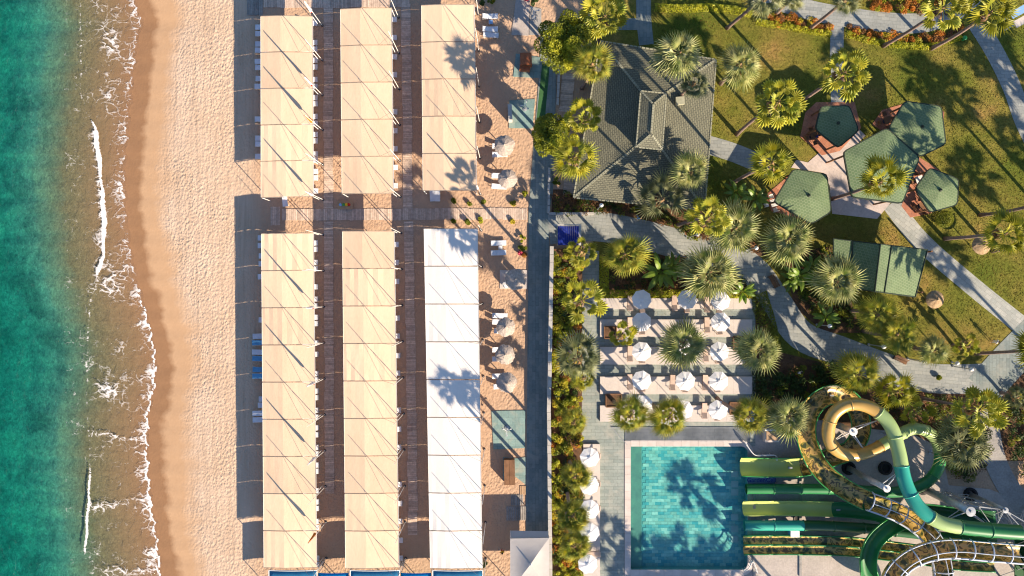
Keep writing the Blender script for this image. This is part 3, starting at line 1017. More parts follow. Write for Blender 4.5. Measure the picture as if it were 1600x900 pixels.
boardwalk(513, 8, 513.5, 326, 14.5, 0.235, 'long narrow boardwalk between the seaward and middle tents, northern stretch')
boardwalk(514, 346, 514.5, 771, 14.5, 0.235, 'long narrow boardwalk between the seaward and middle tents, southern stretch')
boardwalk(634, 6, 638, 326, 14.5, 0.235, 'long narrow boardwalk between the middle and landward tents, northern stretch')
boardwalk(639, 346, 645.5, 836, 14.5, 0.235, 'long narrow boardwalk between the middle tent and white tent, southern stretch')
boardwalk(441, 336, 824, 334, 18, 0.235, 'cross boardwalk running from the promenade to the beach')
boardwalk(423, 337.5, 438, 337.5, 29, 0.235, 'short loose boardwalk panel at the beach end of the cross boardwalk')
boardwalk(412, 4, 640, 3, 17, 0.235, 'wide timber deck at the northern tent ends')
boardwalk(386, 10, 411, 10, 28, 0.235, 'weathered grey deck panel beside the beach', 'plank_grey')
boardwalk(798, 781, 818, 781, 17, 0.235, 'grey timber deck panel beside the promenade above the marquee', 'plank_grey')
boardwalk(791, 802, 823, 802, 22, 0.235, 'wider grey timber deck panel touching the marquee', 'plank_grey')
boardwalk(812, 766, 822, 766, 14, 0.235, 'small pale timber deck panel beside the brown bench cabinet', 'timber')
# little toy bench on the boardwalk
t0 = empty('play_table', P(540, 321), 0, 'low timber table with bright toys beside the cross boardwalk', 'table')
c = P(540, 321)
MB().box((c.x, c.y, 0.30), (1.9, 1.0, 0.06)).build('table_top', MT['timber'], t0)
for sx in (-.85, .85):
    for sy in (-.42, .42):
        MB().box((c.x + sx, c.y + sy, 0.135), (0.08, 0.08, 0.27)).build('leg', MT['wood'], t0)
for k, (dx, mt_) in enumerate(((-0.55, 'sky_cloth'), (-0.15, 'green_br'), (0.2, 'yellow_cloth'), (0.5, 'red_cloth'))):
    q = MB().lathe([(0, 0), (0.16, 0.02), (0.2, 0.12), (0.14, 0.24), (0, 0.27)], (c.x + dx, c.y + 0.05, 0.33), 10).build('toy_ball', MT[mt_], None, True)
    tag(q, ('pale blue', 'green', 'yellow', 'red')[k] + ' toy ball on the low timber table', 'toy')

# ------------------------------------------------------------------ sun loungers
def make_lounger(sling, frame, cushion=False):
    root = empty('sun_lounger')
    mb = MB()
    for y in (-0.31, 0.31):
        mb.tube([(-0.95, y, 0.30), (0.95, y, 0.30)], 0.028, 6)
    for x in (-0.95, 0.2, 0.95):
        mb.tube([(x, -0.31, 0.30), (x, 0.31, 0.30)], 0.022, 5)
    mb.build('frame', frame, root, world=False)
    th = 0.09 if cushion else 0.03
    m = MB()
    m.box((-0.37, 0, 0.33 + th / 2), (1.16, 0.60, th))
    m.build('seat_panel', sling, root, world=False)
    m = MB()
    m.box((0.57, 0, 0.48 + th / 2), (0.80, 0.60, th), 0, -0.42)
    m.build('backrest', sling, root, world=False)
    m = MB()
    m.box((0.82, 0, 0.645), (0.2, 0.42, 0.06), 0, -0.42)
    m.build('head_pillow', sling, root, world=False)
    for x in (-0.82, 0.82):
        for y in (-0.29, 0.29):
            MB().tube([(x, y, 0.0), (x * 0.97, y, 0.29)], 0.03, 5).build('leg', frame, root, world=False)
    return root


PROTO = {}
def lounger(px, py, rz, label, group, kind='sling'):
    if kind not in PROTO:
        PROTO[kind] = make_lounger(MT[kind], MT['white'] if kind != 'cushion' else MT['wood'], kind == 'cushion')
        o = PROTO[kind]
    else:
        o = copy_tree(PROTO[kind])
    o.location = P(px, py)
    o.rotation_euler = (0, 0, rz)
    return tag(o, label, 'sun lounger', group)


ORD = ('first', 'second', 'third', 'fourth', 'fifth', 'sixth', 'seventh', 'eighth', 'ninth')
g = 'loungers at the seaward tent edge'
for y in (44, 54, 70, 80, 97, 107, 124, 136, 187, 217, 226, 245):
    lounger(412 + R.uniform(-1, 1), y, R.uniform(-.05, .05), 'white lounger poking out from the seaward edge of the northern tent', g)
for y in (372, 384, 400, 412, 432, 500, 623, 632):
    lounger(417 + R.uniform(-1, 1), y, R.uniform(-.05, .05), 'white lounger barely showing at the seaward edge of the southern tent', g + ', southern tent')
for y, k in ((525, 'sling'), (535, 'sling_blue'), (550, 'sling'), (560, 'sling_blue'), (577, 'sling_blue'), (587, 'sling_blue'), (645, 'sling'), (655, 'sling')):
    lounger(408 + R.uniform(-1, 1), y, R.uniform(-.05, .05), ('blue' if k == 'sling_blue' else 'white') + ' lounger standing clear of the southern tent on the seaward side', g + ', ' + k, k)
for y0, n in ((30, 5), (372, 9)):
    for b_ in range(n):
        for q in (8, 18, 38, 48):
            if R.random() < 0.85:
                lounger(484.8 + (0.7 if y0 > 100 else 0) + b_ * 0.3, y0 + b_ * 57.6 + q, math.pi + R.uniform(-.05, .05), 'white lounger, boardwalk edge of ' + ('northern' if n == 5 else 'southern') + ' seaward tent, ' + ORD[n - 1 - b_ if n == 5 else b_] + ' bay from cross boardwalk', 'loungers on the boardwalk side of the seaward tents')
for y0, n in ((20, 5), (370, 9)):
    for b_ in range(n):
        for q in (12, 40):
            if R.random() < 0.7:
                lounger(608.5 + (3 + b_ * 0.8 if y0 > 100 else b_ * .4), y0 + b_ * 57.6 + q, math.pi + R.uniform(-.05, .05), 'white lounger, landward edge of ' + ('northern' if n == 5 else 'southern') + ' middle tent, ' + ORD[n - 1 - b_ if n == 5 else b_] + ' bay from cross boardwalk', 'loungers on the landward side of the middle tents')
for x, y, rz in ((446, 311, 0.1), (684, 303, 0), (676, 303, 0.05)):
    lounger(x, y, math.pi / 2 + rz, 'white lounger peeking out at the cross boardwalk end of a northern tent', 'loungers at the northern tent ends')

# ------------------------------------------------------------------ thatched parasols and yard loungers
def thatch(px, py, r, h, mat, label, group=None, rough_edge=0.09):
    c = P(px, py, h)
    root = empty('thatched_parasol', (c.x, c.y, 0), 0, label, 'parasol', group)
    mb = MB()
    n = 26
    prof = [(0.04, h + 0.42), (r * 0.35, h + 0.24), (r * 0.7, h + 0.05), (r, h - 0.16), (r * 0.97, h - 0.22), (r * 0.5, h + 0.08), (0.04, h + 0.28)]
    for k, (rr, z) in enumerate(prof):
        for j in range(n):
            a = 2 * math.pi * j / n
            w = 1 + (R.uniform(-rough_edge, rough_edge) if k in (3, 4) else R.uniform(-.03, .03))
            mb.v.append((c.x + rr * w * math.cos(a), c.y + rr * w * math.sin(a), z + R.uniform(-.02, .02)))
    for i in range(len(prof) - 1):
        for j in range(n):
            mb.f.append((i * n + j, i * n + (j + 1) % n, (i + 1) * n + (j + 1) % n, (i + 1) * n + j))
    mb.build('thatch_canopy', mat, root)
    mb = MB()
    for j in range(150):
        a = R.uniform(0, 6.283); r0 = r * R.uniform(0.55, 0.98); r1 = r0 + r * 0.14
        z0 = h + 0.42 - 0.58 * r0 / r + 0.03; z1 = h + 0.42 - 0.58 * r1 / r - 0.01
        da = 0.03
        mb.add([(c.x + r0 * math.cos(a - da), c.y + r0 * math.sin(a - da), z0), (c.x + r0 * math.cos(a + da), c.y + r0 * math.sin(a + da), z0), (c.x + r1 * math.cos(a), c.y + r1 * math.sin(a), z1)], [(0, 1, 2)])
    mb.build('straw_fringe', mat, root)['kind'] = 'stuff'
    MB().tube([(c.x, c.y, 0), (c.x, c.y, h + 0.3)], 0.06, 8).build('pole', MT['wood'], root)
    MB().lathe([(0.10, h + 0.36), (0.12, h + 0.46), (0.03, h + 0.6), (0, h + 0.6)], (c.x, c.y, 0), 8).build('top_knot', mat, root)
    return root


def side_table(px, py, label, mat='white'):
    c = P(px, py)
    root = empty('side_table', (c.x, c.y, 0), 0, label, 'table', 'small yard tables')
    MB().box((c.x, c.y, 0.40), (0.5, 0.5, 0.04)).build('table_top', MT['sky_cloth' if mat == 'blue' else mat], root)
    for sx in (-.2, .2):
        for sy in (-.2, .2):
            MB().box((c.x + sx, c.y + sy, 0.19), (0.05, 0.05, 0.38)).build('leg', MT['white'], root)


for (x, y, lab) in ((766, 27, 'white lounger alone beside the blue side table'), (766, 47, 'white lounger next to another, below the blue side table'), (767, 56, 'white lounger farthest below the blue side table'),
                    (781, 229, 'white lounger half under the northern pale thatched parasol'), (781, 242, 'white lounger below the northern pale thatched parasol'),
                    (780, 275, 'white lounger half under the second pale thatched parasol'), (780, 292, 'white lounger below the second pale thatched parasol'),
                    (779, 380, 'white lounger of an unshaded pair beside shrubs, northern one'), (779, 395, 'white lounger of an unshaded pair beside shrubs, southern one'),
                    (781, 493, 'white lounger in front of the thatched parasol south of the stone pad'), (781, 503, 'white lounger touching the thatched parasol south of the stone pad'), (784, 517, 'white lounger below the thatched parasol south of the stone pad'),
                    (781, 546, 'white lounger under the middle southern thatched parasol'), (781, 560, 'white lounger below the middle southern thatched parasol'),
                    (781, 587, 'white lounger in front of the southernmost thatched parasol'), (783, 603, 'white lounger under the southernmost thatched parasol')):
    lounger(x, y, math.pi + R.uniform(-.06, .06), lab, 'loungers in the palm shaded yard')
side_table(767, 36, 'pale blue side table between two white loungers', 'blue')
side_table(782, 387, 'white side table between the unshaded pair of loungers')
thatch(788, 227, 1.25, 2.2, MT['straw_pale'], 'pale thatched parasol near the lower teal shower pad', 'pale thatched parasols')
thatch(793, 279, 1.15, 2.2, MT['straw_pale'], 'pale thatched parasol closest to the cross boardwalk', 'pale thatched parasols')
thatch(806, 436, 1.3, 2.2, MT['straw_pale'], 'pale thatched parasol standing on the square stone pad', 'pale thatched parasols')
thatch(790, 511, 1.15, 2.2, MT['straw_pale'], 'pale thatched parasol just south of the square stone pad', 'pale thatched parasols')
thatch(789, 554, 1.2, 2.2, MT['straw_pale'], 'pale thatched parasol in the middle of the southern three', 'pale thatched parasols')
thatch(792, 598, 1.25, 2.2, MT['straw_pale'], 'pale thatched parasol just above the large teal shower pad', 'pale thatched parasols')
thatch(1535, 383, 1.15, 2.3, MT['straw'], 'straw parasol on the lawn by the leaning palm trunks', 'straw parasols', 0.02)
thatch(1462, 468, 1.1, 2.3, MT['straw'], 'straw parasol on the lawn below the green gabled roof', 'straw parasols', 0.02)
sheet('stone_pad', [(781, 422), (824, 422), (824, 451), (781, 451)], 0.0, 0.07, MT['platform'], 'square pale stone pad with a thatched parasol', 'pad')
for dx, dy, lab in ((-9, -8, 'round white wicker chair on the square stone pad, northwestern one'), (-13, 8, 'round white wicker chair on the square stone pad, southwestern one'), (2, -11, 'round white wicker chair on the square stone pad, northern one')):
    c = P(803 + dx, 437 + dy)
    root = empty('wicker_chair', (c.x, c.y, 0.07), 0, lab, 'chair', 'wicker chairs on the stone pad')
    MB().lathe([(0.3, 0.0), (0.38, 0.35), (0.36, 0.38), (0, 0.38)], (c.x, c.y, 0.07), 12).build('seat', MT['sling'], root, True)
    m = MB()
    for j in range(9):
        a = rad(100 + j * 20)
        m.box((c.x + 0.38 * math.cos(a), c.y + 0.38 * math.sin(a), 0.62), (0.05, 0.14, 0.4), a)
    m.build('backrest', MT['white'], root)

# ------------------------------------------------------------------ showers, pads and cabinets in the yard
sheet('shower_pad', [(806, 84), (845, 90), (843, 122), (802, 120)], 0.0, 0.08, MT['teal_pad'], 'teal stone pad carrying the red brown cabinet', 'pad')
sheet('shower_pad', [(796, 157), (836, 155), (832, 201), (795, 200)], 0.0, 0.08, MT['teal_pad'], 'teal stone shower pad shaded by the northern trees', 'pad')
sheet('shower_pad', [(768, 642), (821, 641), (820, 700), (771, 702)], 0.0, 0.07, MT['teal_pad'], 'large teal stone shower pad beside the promenade', 'pad')
sheet('shower_pad', [(786, 714), (806, 716), (822, 714), (821, 757), (806, 745), (786, 750)], 0.0, 0.064, MT['teal_pad'], 'worn teal paving patch under the long brown cabinet', 'pad')
sheet('stone_pad', [(806, 0), (828, 0), (826, 56), (799, 55)], 0.0, 0.07, MT['concrete'], 'pale concrete slab north of the red brown cabinet', 'pad')
sheet('stone_pad', [(828, 10), (846, 14), (846, 55), (827, 55)], 0.0, 0.074, MT['concrete_grey'], 'curved grey slab with foot taps', 'pad')


def shower(px, py, label, rz=0.0):
    c = P(px, py)
    root = empty('beach_shower', (c.x, c.y, 0.08), 0, label, 'shower', 'outdoor showers')
    MB().lathe([(0.28, 0.0), (0.28, 0.05), (0.1, 0.09), (0, 0.09)], (c.x, c.y, 0.08), 12).build('base', MT['steel'], root)
    MB().tube([(c.x, c.y, 0.1), (c.x, c.y, 2.2)], 0.05, 8).build('riser', MT['white'], root)
    for k in range(3):
        a = rz + k * 2 * math.pi / 3
        e = Vector((c.x + 0.55 * math.cos(a), c.y + 0.55 * math.sin(a), 2.25))
        arm = MB().tube([(c.x, c.y, 2.2), tuple(e)], 0.035, 6).build('arm', MT['white'], root)
        MB().lathe([(0.11, -0.08), (0.11, -0.03), (0.03, 0), (0, 0)], e, 10).build('shower_head', MT['steel'], root)
    return root


shower(820, 171, 'three armed shower on the shaded northern teal pad', 1.2)
shower(792, 668, 'three armed shower on the large southern teal pad', 0.5)
shower(834, 28, 'three armed shower on the curved grey slab', 0.2)
c = P(797, 180)
tag(MB().box((c.x, c.y, 0.9), (0.5, 1.9, 1.6), 0.05).build('screen_panel', MT['wall'], None), 'pale upright screen at the edge of the northern shower pad', 'screen')


def cabinet(px, py, sx, sy, h, rz, mat, label):
    c = P(px, py, h)
    root = empty('cabinet', (c.x, c.y, 0.08), 0, label, 'cabinet')
    MB().box((c.x, c.y, 0.08 + h / 2), (sx, sy, h), rz).build('body', mat, root)
    m = Matrix.Rotation(rz, 3, 'Z')
    for s in (-1, 1):
        o_ = m @ Vector((s * sx * 0.25, 0, 0))
        MB().box((c.x + o_.x, c.y + o_.y, 0.08 + h + 0.03), (sx * 0.48, sy * 1.03, 0.05), rz).build('lid', mat, root)
    o_ = m @ Vector((0, -sy * 0.5 - 0.02, 0))
    MB().box((c.x + o_.x, c.y + o_.y, 0.08 + h * 0.6), (sx * 0.8, 0.03, h * 0.5), rz).build('drawer_front', MT['wood'], root)
    return root


cabinet(822, 92, 1.4, 1.4, 1.3, 0.05, MT['red_wood'], 'red brown two lid cabinet on the teal pad')
cabinet(820, 106, 1.3, 0.6, 0.8, -0.12, MT['red_wood'], 'low red brown box leaning against the two lid cabinet')
cabinet(796, 738, 1.35, 3.0, 1.1, 0.02, MT['wood'], 'long brown cabinet beside the promenade')

# marquee at the southern end of the promenade
c = P(829, 880, 3.0)
mq = empty('marquee', (c.x, c.y, 0), 0, 'grey pyramid roofed marquee closing the promenade end', 'marquee')
A = [P(797.5, 842, 2.9), P(858, 841, 2.9), P(858, 925, 2.9), P(797.5, 925, 2.9)]
ap = P(829, 882, 3.9)
mb = MB()
for i in range(4):
    a, b_ = A[i], A[(i + 1) % 4]
    n = 6
    rows = []
    for j in range(n + 1):
        t = j / n
        row = []
        for k in range(7):
            s = k / 6
            e = a.lerp(b_, s)
            q = e.lerp(ap, t)
            q.z -= 0.18 * math.sin(math.pi * t) * (0.4 + 0.6 * 1)
            row.append(q)
        rows.append(row)
    vs = [p for r_ in rows for p in r_]
    mb.add(vs, [(j * 7 + k, j * 7 + k + 1, (j + 1) * 7 + k + 1, (j + 1) * 7 + k) for j in range(n) for k in range(6)])
mb.build('roof', MT['cabana'], mq, True)
for i in range(4):
    a, b_ = A[i], A[(i + 1) % 4]
    mid = (a + b_) / 2
    ln = (b_ - a).length
    MB().box((mid.x, mid.y, 2.72), (ln, 0.05, 0.36), math.atan2((b_ - a).y, (b_ - a).x)).build('valance', MT['cabana'], mq)
    MB().tube([(a.x, a.y, 0), (a.x, a.y, 2.88)], 0.06, 6).build('post', MT['white'], mq)
MB().lathe([(0.15, -0.1), (0.1, 0.1), (0.03, 0.35), (0, 0.36)], ap, 8).build('finial', MT['white'], mq)
a, b_ = P(797.5, 831, 2.3), P(858, 841, 2.3)
mb = MB()
mb.add([P(797.5, 829, 2.2), P(857, 830, 2.2), P(857, 841, 2.7), P(798, 841, 2.7)], [(0, 1, 2, 3)])
mb.build('awning', MT['cabana'], mq)

# retaining wall beside the promenade (individual stones) and raised hedge bed
wall = empty('garden_wall', P(858, 610), 0, 'long pale stone garden wall between promenade and hedge bed', 'wall')
for (x0, y0, x1, y1) in ((861, 386, 856.5, 640), (856.5, 640, 859, 905)):
    a, b_ = P(x0, y0), P(x1, y1)
    L = (b_ - a).length
    n = int(L / 1.0)
    d_ = (b_ - a) / L
    me = MB().box((0, 0, 0.95), (0.96, 0.34, 1.9)).mesh('wall_block', MT['wall'])
    cap = MB().box((0, 0, 0), (0.98, 0.46, 0.08)).mesh('coping_stone', MT['wall'])
    for i in range(n):
        p = a + d_ * (i + 0.5) * L / n
        ang = math.atan2(d_.y, d_.x)
        obj('wall_block', me, wall, (p.x - wall.location.x, p.y - wall.location.y, 0), (0, 0, ang))
        obj('coping_stone', cap, wall, (p.x - wall.location.x + R.uniform(-.02, .02), p.y - wall.location.y, 1.945), (0, 0, ang + R.uniform(-.01, .01)))
sheet('planting_bed', [(863, 390), (909, 388), (907, 905), (861, 905)], 0.0, 0.9, MT['soil'], 'raised soil bed between garden wall and pool deck', 'planting bed')
c = P(852, 300)
low = empty('low_wall', (c.x, c.y, 0), 0, 'low stone kerb wall around the pavilion bed', 'wall')
for (x0, y0, x1, y1) in ((858, 262, 857, 334), (857, 334, 928, 334), (874, 95, 871, 165)):
    a, b_ = P(x0, y0), P(x1, y1)
    L = (b_ - a).length
    n = max(1, int(L / 0.9))
    me = MB().box((0, 0, 0.2), (0.87, 0.3, 0.4)).mesh('stone', MT['wall'])
    for i in range(n):
        p = a + (b_ - a) * (i + 0.5) / n
        obj('stone', me, low, (p.x - c.x, p.y - c.y, 0), (0, 0, math.atan2((b_ - a).y, (b_ - a).x) + R.uniform(-.02, .02)))

# ------------------------------------------------------------------ hip roofed pavilion
EZ = 3.4
E4 = [P(938, 64, EZ), P(1119, 93, EZ), P(1101, 328, EZ), P(896, 309, EZ)]
LZ = 4.25
L4 = [P(1001, 142, LZ), P(1040, 146, LZ), P(1034, 233, LZ), P(994, 229, LZ)]
c = sum(E4, Vector()) / 4
hs = empty('pavilion', (c.x, c.y, 0), 0, 'large hip roofed pavilion with green grey shingles and raised lantern', 'pavilion')
for i, (m_, lab) in enumerate((('shingle_ns', ''), ('shingle_ew', ''), ('shingle_ns', ''), ('shingle_ew', ''))):
    a, b_, cc, dd = E4[i], E4[(i + 1) % 4], L4[(i + 1) % 4], L4[i]
    mb = MB()
    dn = Vector((0, 0, -0.18))
    mb.add([a, b_, cc, dd, a + dn, b_ + dn, cc + dn, dd + dn], [(0, 3, 2, 1), (4, 5, 6, 7), (0, 1, 5, 4)])
    mb.build('roof_slope', MT[m_], hs)
# lantern
LU = 6.0
Ue = [P(1001, 142, LU), P(1041, 146, LU), P(1035, 234, LU), P(994, 230, LU)]
uc = sum(Ue, Vector()) / 4
U4 = [uc + (p - uc) * 0.88 for p in Ue]
MB().add([p - Vector((0, 0, 0.02)) for p in L4], [(3, 2, 1, 0)]).build('lantern_deck', MT['wall'], hs)
ctr = sum(L4, Vector()) / 4
for i in range(4):
    a, b_ = U4[i], U4[(i + 1) % 4]
    mb = MB()
    ab_ = Vector((a.x, a.y, LZ - 0.3)); bb_ = Vector((b_.x, b_.y, LZ - 0.3))
    mb.add([ab_, bb_, b_, a], [(0, 1, 2, 3)])
    w = mb.build('lantern_wall', MT['wall'], hs)
r0 = Vector(((Ue[0].x + Ue[1].x) / 2, (Ue[0].y + Ue[1].y) / 2, 6.6)).lerp(Vector(((Ue[2].x + Ue[3].x) / 2, (Ue[2].y + Ue[3].y) / 2, 6.6)), 0.24)
r1 = Vector(((Ue[2].x + Ue[3].x) / 2, (Ue[2].y + Ue[3].y) / 2, 6.6)).lerp(Vector(((Ue[0].x + Ue[1].x) / 2, (Ue[0].y + Ue[1].y) / 2, 6.6)), 0.24)
for vs, m_ in (((Ue[0], Ue[1], r0), 'shingle_ns'), ((Ue[1], Ue[2], r1, r0), 'shingle_ew'), ((Ue[2], Ue[3], r1), 'shingle_ns'), ((Ue[3], Ue[0], r0, r1), 'shingle_ew')):
    mb = MB()
    n = len(vs)
    vs = [Vector(v) for v in vs]
    mb.add(vs + [v - Vector((0, 0, .12)) for v in vs], [tuple(reversed(range(n))), tuple(range(n, 2 * n)), (0, 1, n + 1, n)])
    mb.build('lantern_roof_slope', MT[m_], hs)


def caps(a, b_, w=0.26, ln=0.34, name='hip_cap'):
    mb = MB()
    L = (b_ - a).length
    n = int(L / ln)
    d_ = (b_ - a) / L
    for i in range(n):
        p = a + d_ * (i + 0.5) * ln
        mb.box((p.x, p.y, p.z + 0.03), (ln * 0.82, w, 0.07), math.atan2(d_.y, d_.x), -math.asin(max(-1, min(1, d_.z))))
    mb.build(name, MT['ridge'], hs)


for i in range(4):
    caps(E4[i], L4[i])
    caps(Ue[i], r0 if i in (0, 1) else r1, 0.2, 0.3)
    a, b_ = E4[i], E4[(i + 1) % 4]
    caps(a, b_, 0.16, 0.5, 'eave_cap')
    caps(Ue[i], Ue[(i + 1) % 4], 0.14, 0.4, 'lantern_eave_cap')
caps(r0, r1, 0.22, 0.3)
inn = [c + (Vector((p.x, p.y, 0)) - Vector((c.x, c.y, 0))) * 0.88 for p in E4]
for i in range(4):
    a, b_ = inn[i], inn[(i + 1) % 4]
    mid = (a + b_) / 2
    ln = (b_ - a).length
    MB().box((mid.x, mid.y, 1.6), (ln, 0.2, 3.2), math.atan2((b_ - a).y, (b_ - a).x)).build('wall', MT['wall'], hs)
    for t in (0.2, 0.5, 0.8):
        q = a.lerp(b_, t)
        out = (Vector((q.x, q.y, 0)) - Vector((c.x, c.y, 0))).normalized() * 0.12
        MB().box((q.x + out.x, q.y + out.y, 1.3), (1.8, 0.16, 2.0), math.atan2((b_ - a).y, (b_ - a).x)).build('window', MT['glass'], hs)
for t in (0.0, 0.33, 0.66, 1.0):
    for i in (1, 2):
        a, b_ = [c + (Vector((p.x, p.y, 0)) - Vector((c.x, c.y, 0))) * 0.97 for p in (E4[i], E4[(i + 1) % 4])]
        q = a.lerp(b_, t * 0.98 + 0.01)
        MB().box((q.x, q.y, 1.6), (0.2, 0.2, 3.2)).build('veranda_post', MT['wood'], hs)
q = P(1062, 158, 4.2)
MB().box((q.x, q.y, 4.3), (1.0, 0.9, 0.5), 0.1).build('trunk_collar', MT['ridge'], hs)
# timber terrace and crates by its western side
boardwalk(888, 115, 884, 175, 20, 0.235, 'shaded timber terrace west of the shingled pavilion', 'plank', 'timber terraces', 0.06, 'timber_terrace')
boardwalk(893, 262, 890, 305, 22, 0.235, 'shaded timber terrace at the pavilion corner', 'plank', 'timber terraces', 0.075, 'timber_terrace')

# ------------------------------------------------------------------ pentagon roofs
def pentagon(verts, label, z=3.4, rise=0.45):
    V = [P(x, y, z) for x, y in verts]
    c = sum(V, Vector()) / 5
    root = empty('pentagon_gazebo', (c.x, c.y, 0), 0, label, 'gazebo', 'pentagon gazebos')
    # rounded corners
    rim = []
    for i in range(5):
        p = V[i]; a = V[i - 1]; b_ = V[(i + 1) % 5]
        da = (a - p).normalized() * 0.45; db = (b_ - p).normalized() * 0.45
        for t in (0, 0.5, 1):
            q = (p + da) * (1 - t) ** 2 + p * 2 * t * (1 - t) + (p + db) * t * t
            rim.append(q)
    n = len(rim)
    mb = MB()
    vs = []
    for k, (f_, zz) in enumerate(((1.0, 0.0), (0.66, rise * 0.42), (0.33, rise * 0.75), (0.06, rise))):
        for p in rim:
            q = c + (p - c) * f_
            vs.append((q.x, q.y, z + zz))
    vs.append((c.x, c.y, z + rise + 0.01))
    fs = [(k * n + i, (k + 1) * n + i, (k + 1) * n + (i + 1) % n, k * n + (i + 1) % n) for k in range(3) for i in range(n)]
    fs += [(3 * n + i, 4 * n, 3 * n + (i + 1) % n) for i in range(n)]
    mb.add(vs, fs)
    mb.build('roof', MT['hex'], root)
    mb = MB()
    for i in range(n):
        a, b_ = rim[i], rim[(i + 1) % n]
        mid = (a + b_) / 2
        ln = (b_ - a).length
        mb.box((mid.x, mid.y, z - 0.09), (ln + 0.05, 0.12, 0.24), math.atan2((b_ - a).y, (b_ - a).x))
    mb.build('fascia', MT['hex_rim'], root)
    MB().lathe([(0.22, -0.02), (0.2, 0.10), (0.08, 0.18), (0.05, 0.35), (0, 0.36)], (c.x, c.y, z + rise), 10).build('finial', MT['hex_rim'], root)
    for p in V:
        q = c + (p - c) * 0.86
        MB().box((q.x, q.y, (z - 0.05) / 2 + 0.03), (0.18, 0.18, z - 0.05)).build('post', MT['wood'], root)
    for i in range(5):
        a, b_ = c + (V[i] - c) * 0.86, c + (V[(i + 1) % 5] - c) * 0.86
        mid = (a + b_) / 2
        MB().box((mid.x, mid.y, z - 0.3), ((b_ - a).length, 0.12, 0.2), math.atan2((b_ - a).y, (b_ - a).x)).build('beam', MT['wood'], root)
    return root


pentagon([(1283, 166), (1327, 165), (1342, 204), (1310, 231), (1274, 202)], 'smallest dark green pentagon gazebo, almost wholly shaded')
pentagon([(1414, 158), (1471, 166), (1478, 225), (1438, 245), (1388, 202)], 'large green pentagon gazebo with a palm shadow, touching the largest one', 3.8)
pentagon([(1386, 200), (1437, 246), (1410, 318), (1331, 308), (1318, 237)], 'largest green pentagon gazebo with a palm in front of it', 6.0)
pentagon([(1240, 264), (1292, 272), (1299, 331), (1268, 350), (1209, 315)], 'sunlit green pentagon gazebo by the plaza and palms')
pentagon([(1453, 262), (1498, 280), (1496, 320), (1453, 332), (1430, 295)], 'small green pentagon gazebo beside the round clipped bush')


def garden_chair(px, py, rz, label, group, mat):
    c = P(px, py)
    root = empty('garden_chair', (c.x, c.y, 0.074), rz, label, 'chair', group)
    MB().box((0, 0, 0.44), (0.5, 0.5, 0.06)).build('seat', mat, root, world=False)
    MB().box((0, 0.24, 0.7), (0.5, 0.06, 0.5)).build('backrest', mat, root, world=False)
    for sx in (-.21, .21):
        for sy in (-.21, .21):
            MB().box((sx, sy, 0.2), (0.05, 0.05, 0.42)).build('leg', mat, root, world=False)
    return root


def garden_table(px, py, label, mat):
    c = P(px, py)
    root = empty('garden_table', (c.x, c.y, 0.074), 0.3, label, 'table', 'patio tables')
    MB().box((0, 0, 0.74), (0.9, 0.9, 0.05)).build('table_top', mat, root, world=False)
    MB().tube([(0, 0, 0.02), (0, 0, 0.72)], 0.05, 8).build('pedestal', MT['dark_steel'], root, world=False)
    MB().lathe([(0.3, 0), (0.3, 0.03), (0.05, 0.05)], (0, 0, 0), 10).build('foot', MT['dark_steel'], root, world=False)


for (tx, ty, where) in ((1268, 214, 'by the smallest pentagon gazebo'), (1382, 190, 'by the northern large pentagon gazebo'), (1431, 282, 'between the largest and small pentagon gazebos'), (1437, 322, 'at the edge of the small pentagon gazebo'), (1206, 318, 'beside the sunlit pentagon gazebo')):
    garden_table(tx, ty, 'square patio table ' + where, MT['white'] if tx in (1206, 1431) else MT['wood'])
    for a in (0.3, 1.87, 3.44, 5.0):
        r_ = 11
        garden_chair(tx + r_ * math.sin(a), ty + r_ * math.cos(a) * 1.0, a + math.pi, 'dark patio chair at the square table ' + where, 'patio chairs ' + where, MT['wood'] if tx != 1206 else MT['white'])

# ------------------------------------------------------------------ green gabled shed
gz = 3.0
TL, TR, BR, BL = (1302, 373), (1449, 390), (1430, 464), (1303, 447)
c = P(1372, 420)
gs = empty('gabled_shed', (c.x, c.y, 0), 0, 'green standing seam roofed shed with a raised ridge', 'shed')
prof = [(0.0, 2.9), (0.20, 3.15), (0.21, 3.17), (0.50, 4.75), (0.505, 4.76), (0.62, 4.45), (1.0, 3.0)]
def gpt(u, v, z):
    t = (TL[0] + (1449 - 1302) * u, 373 + (5 if u < 0.62 else 5 + (u - 0.62) * 32) * u / 0.62 * (0.62 if u < 0.62 else 0.62 / u * 1))
    x0, y0 = TL[0] + (TR[0] - TL[0]) * u, TL[1] + (TR[1] - TL[1]) * u
    x1, y1 = BL[0] + (BR[0] - BL[0]) * u, BL[1] + (BR[1] - BL[1]) * u
    return P(x0 + (x1 - x0) * v, y0 + (y1 - y0) * v, z)
for i in range(len(prof) - 1):
    (u0, z0), (u1, z1) = prof[i], prof[i + 1]
    if u1 - u0 < 0.02:
        continue
    n = max(1, int((u1 - u0) * 147 * S / 1.4))
    mb = MB()
    q = [gpt(u0, 0, z0), gpt(u1, 0, z1), gpt(u1, 1, z1), gpt(u0, 1, z0)]
    dn = Vector((0, 0, -0.12))
    mb.add(q + [p + dn for p in q], [(3, 2, 1, 0), (4, 5, 6, 7), (0, 1, 5, 4), (2, 3, 7, 6), (1, 2, 6, 5), (3, 0, 4, 7)])
    mb.build('roof_slope', MT['hex'], gs)
for u, z in ((0.205, 3.18), (0.502, 4.78), (0.62, 4.47), (0.0, 2.9), (1.0, 3.0)):
    MB().tube([gpt(u, 0, z), gpt(u, 1, z)], 0.09, 6).build('ridge_trim', MT['hex_rim'], gs)
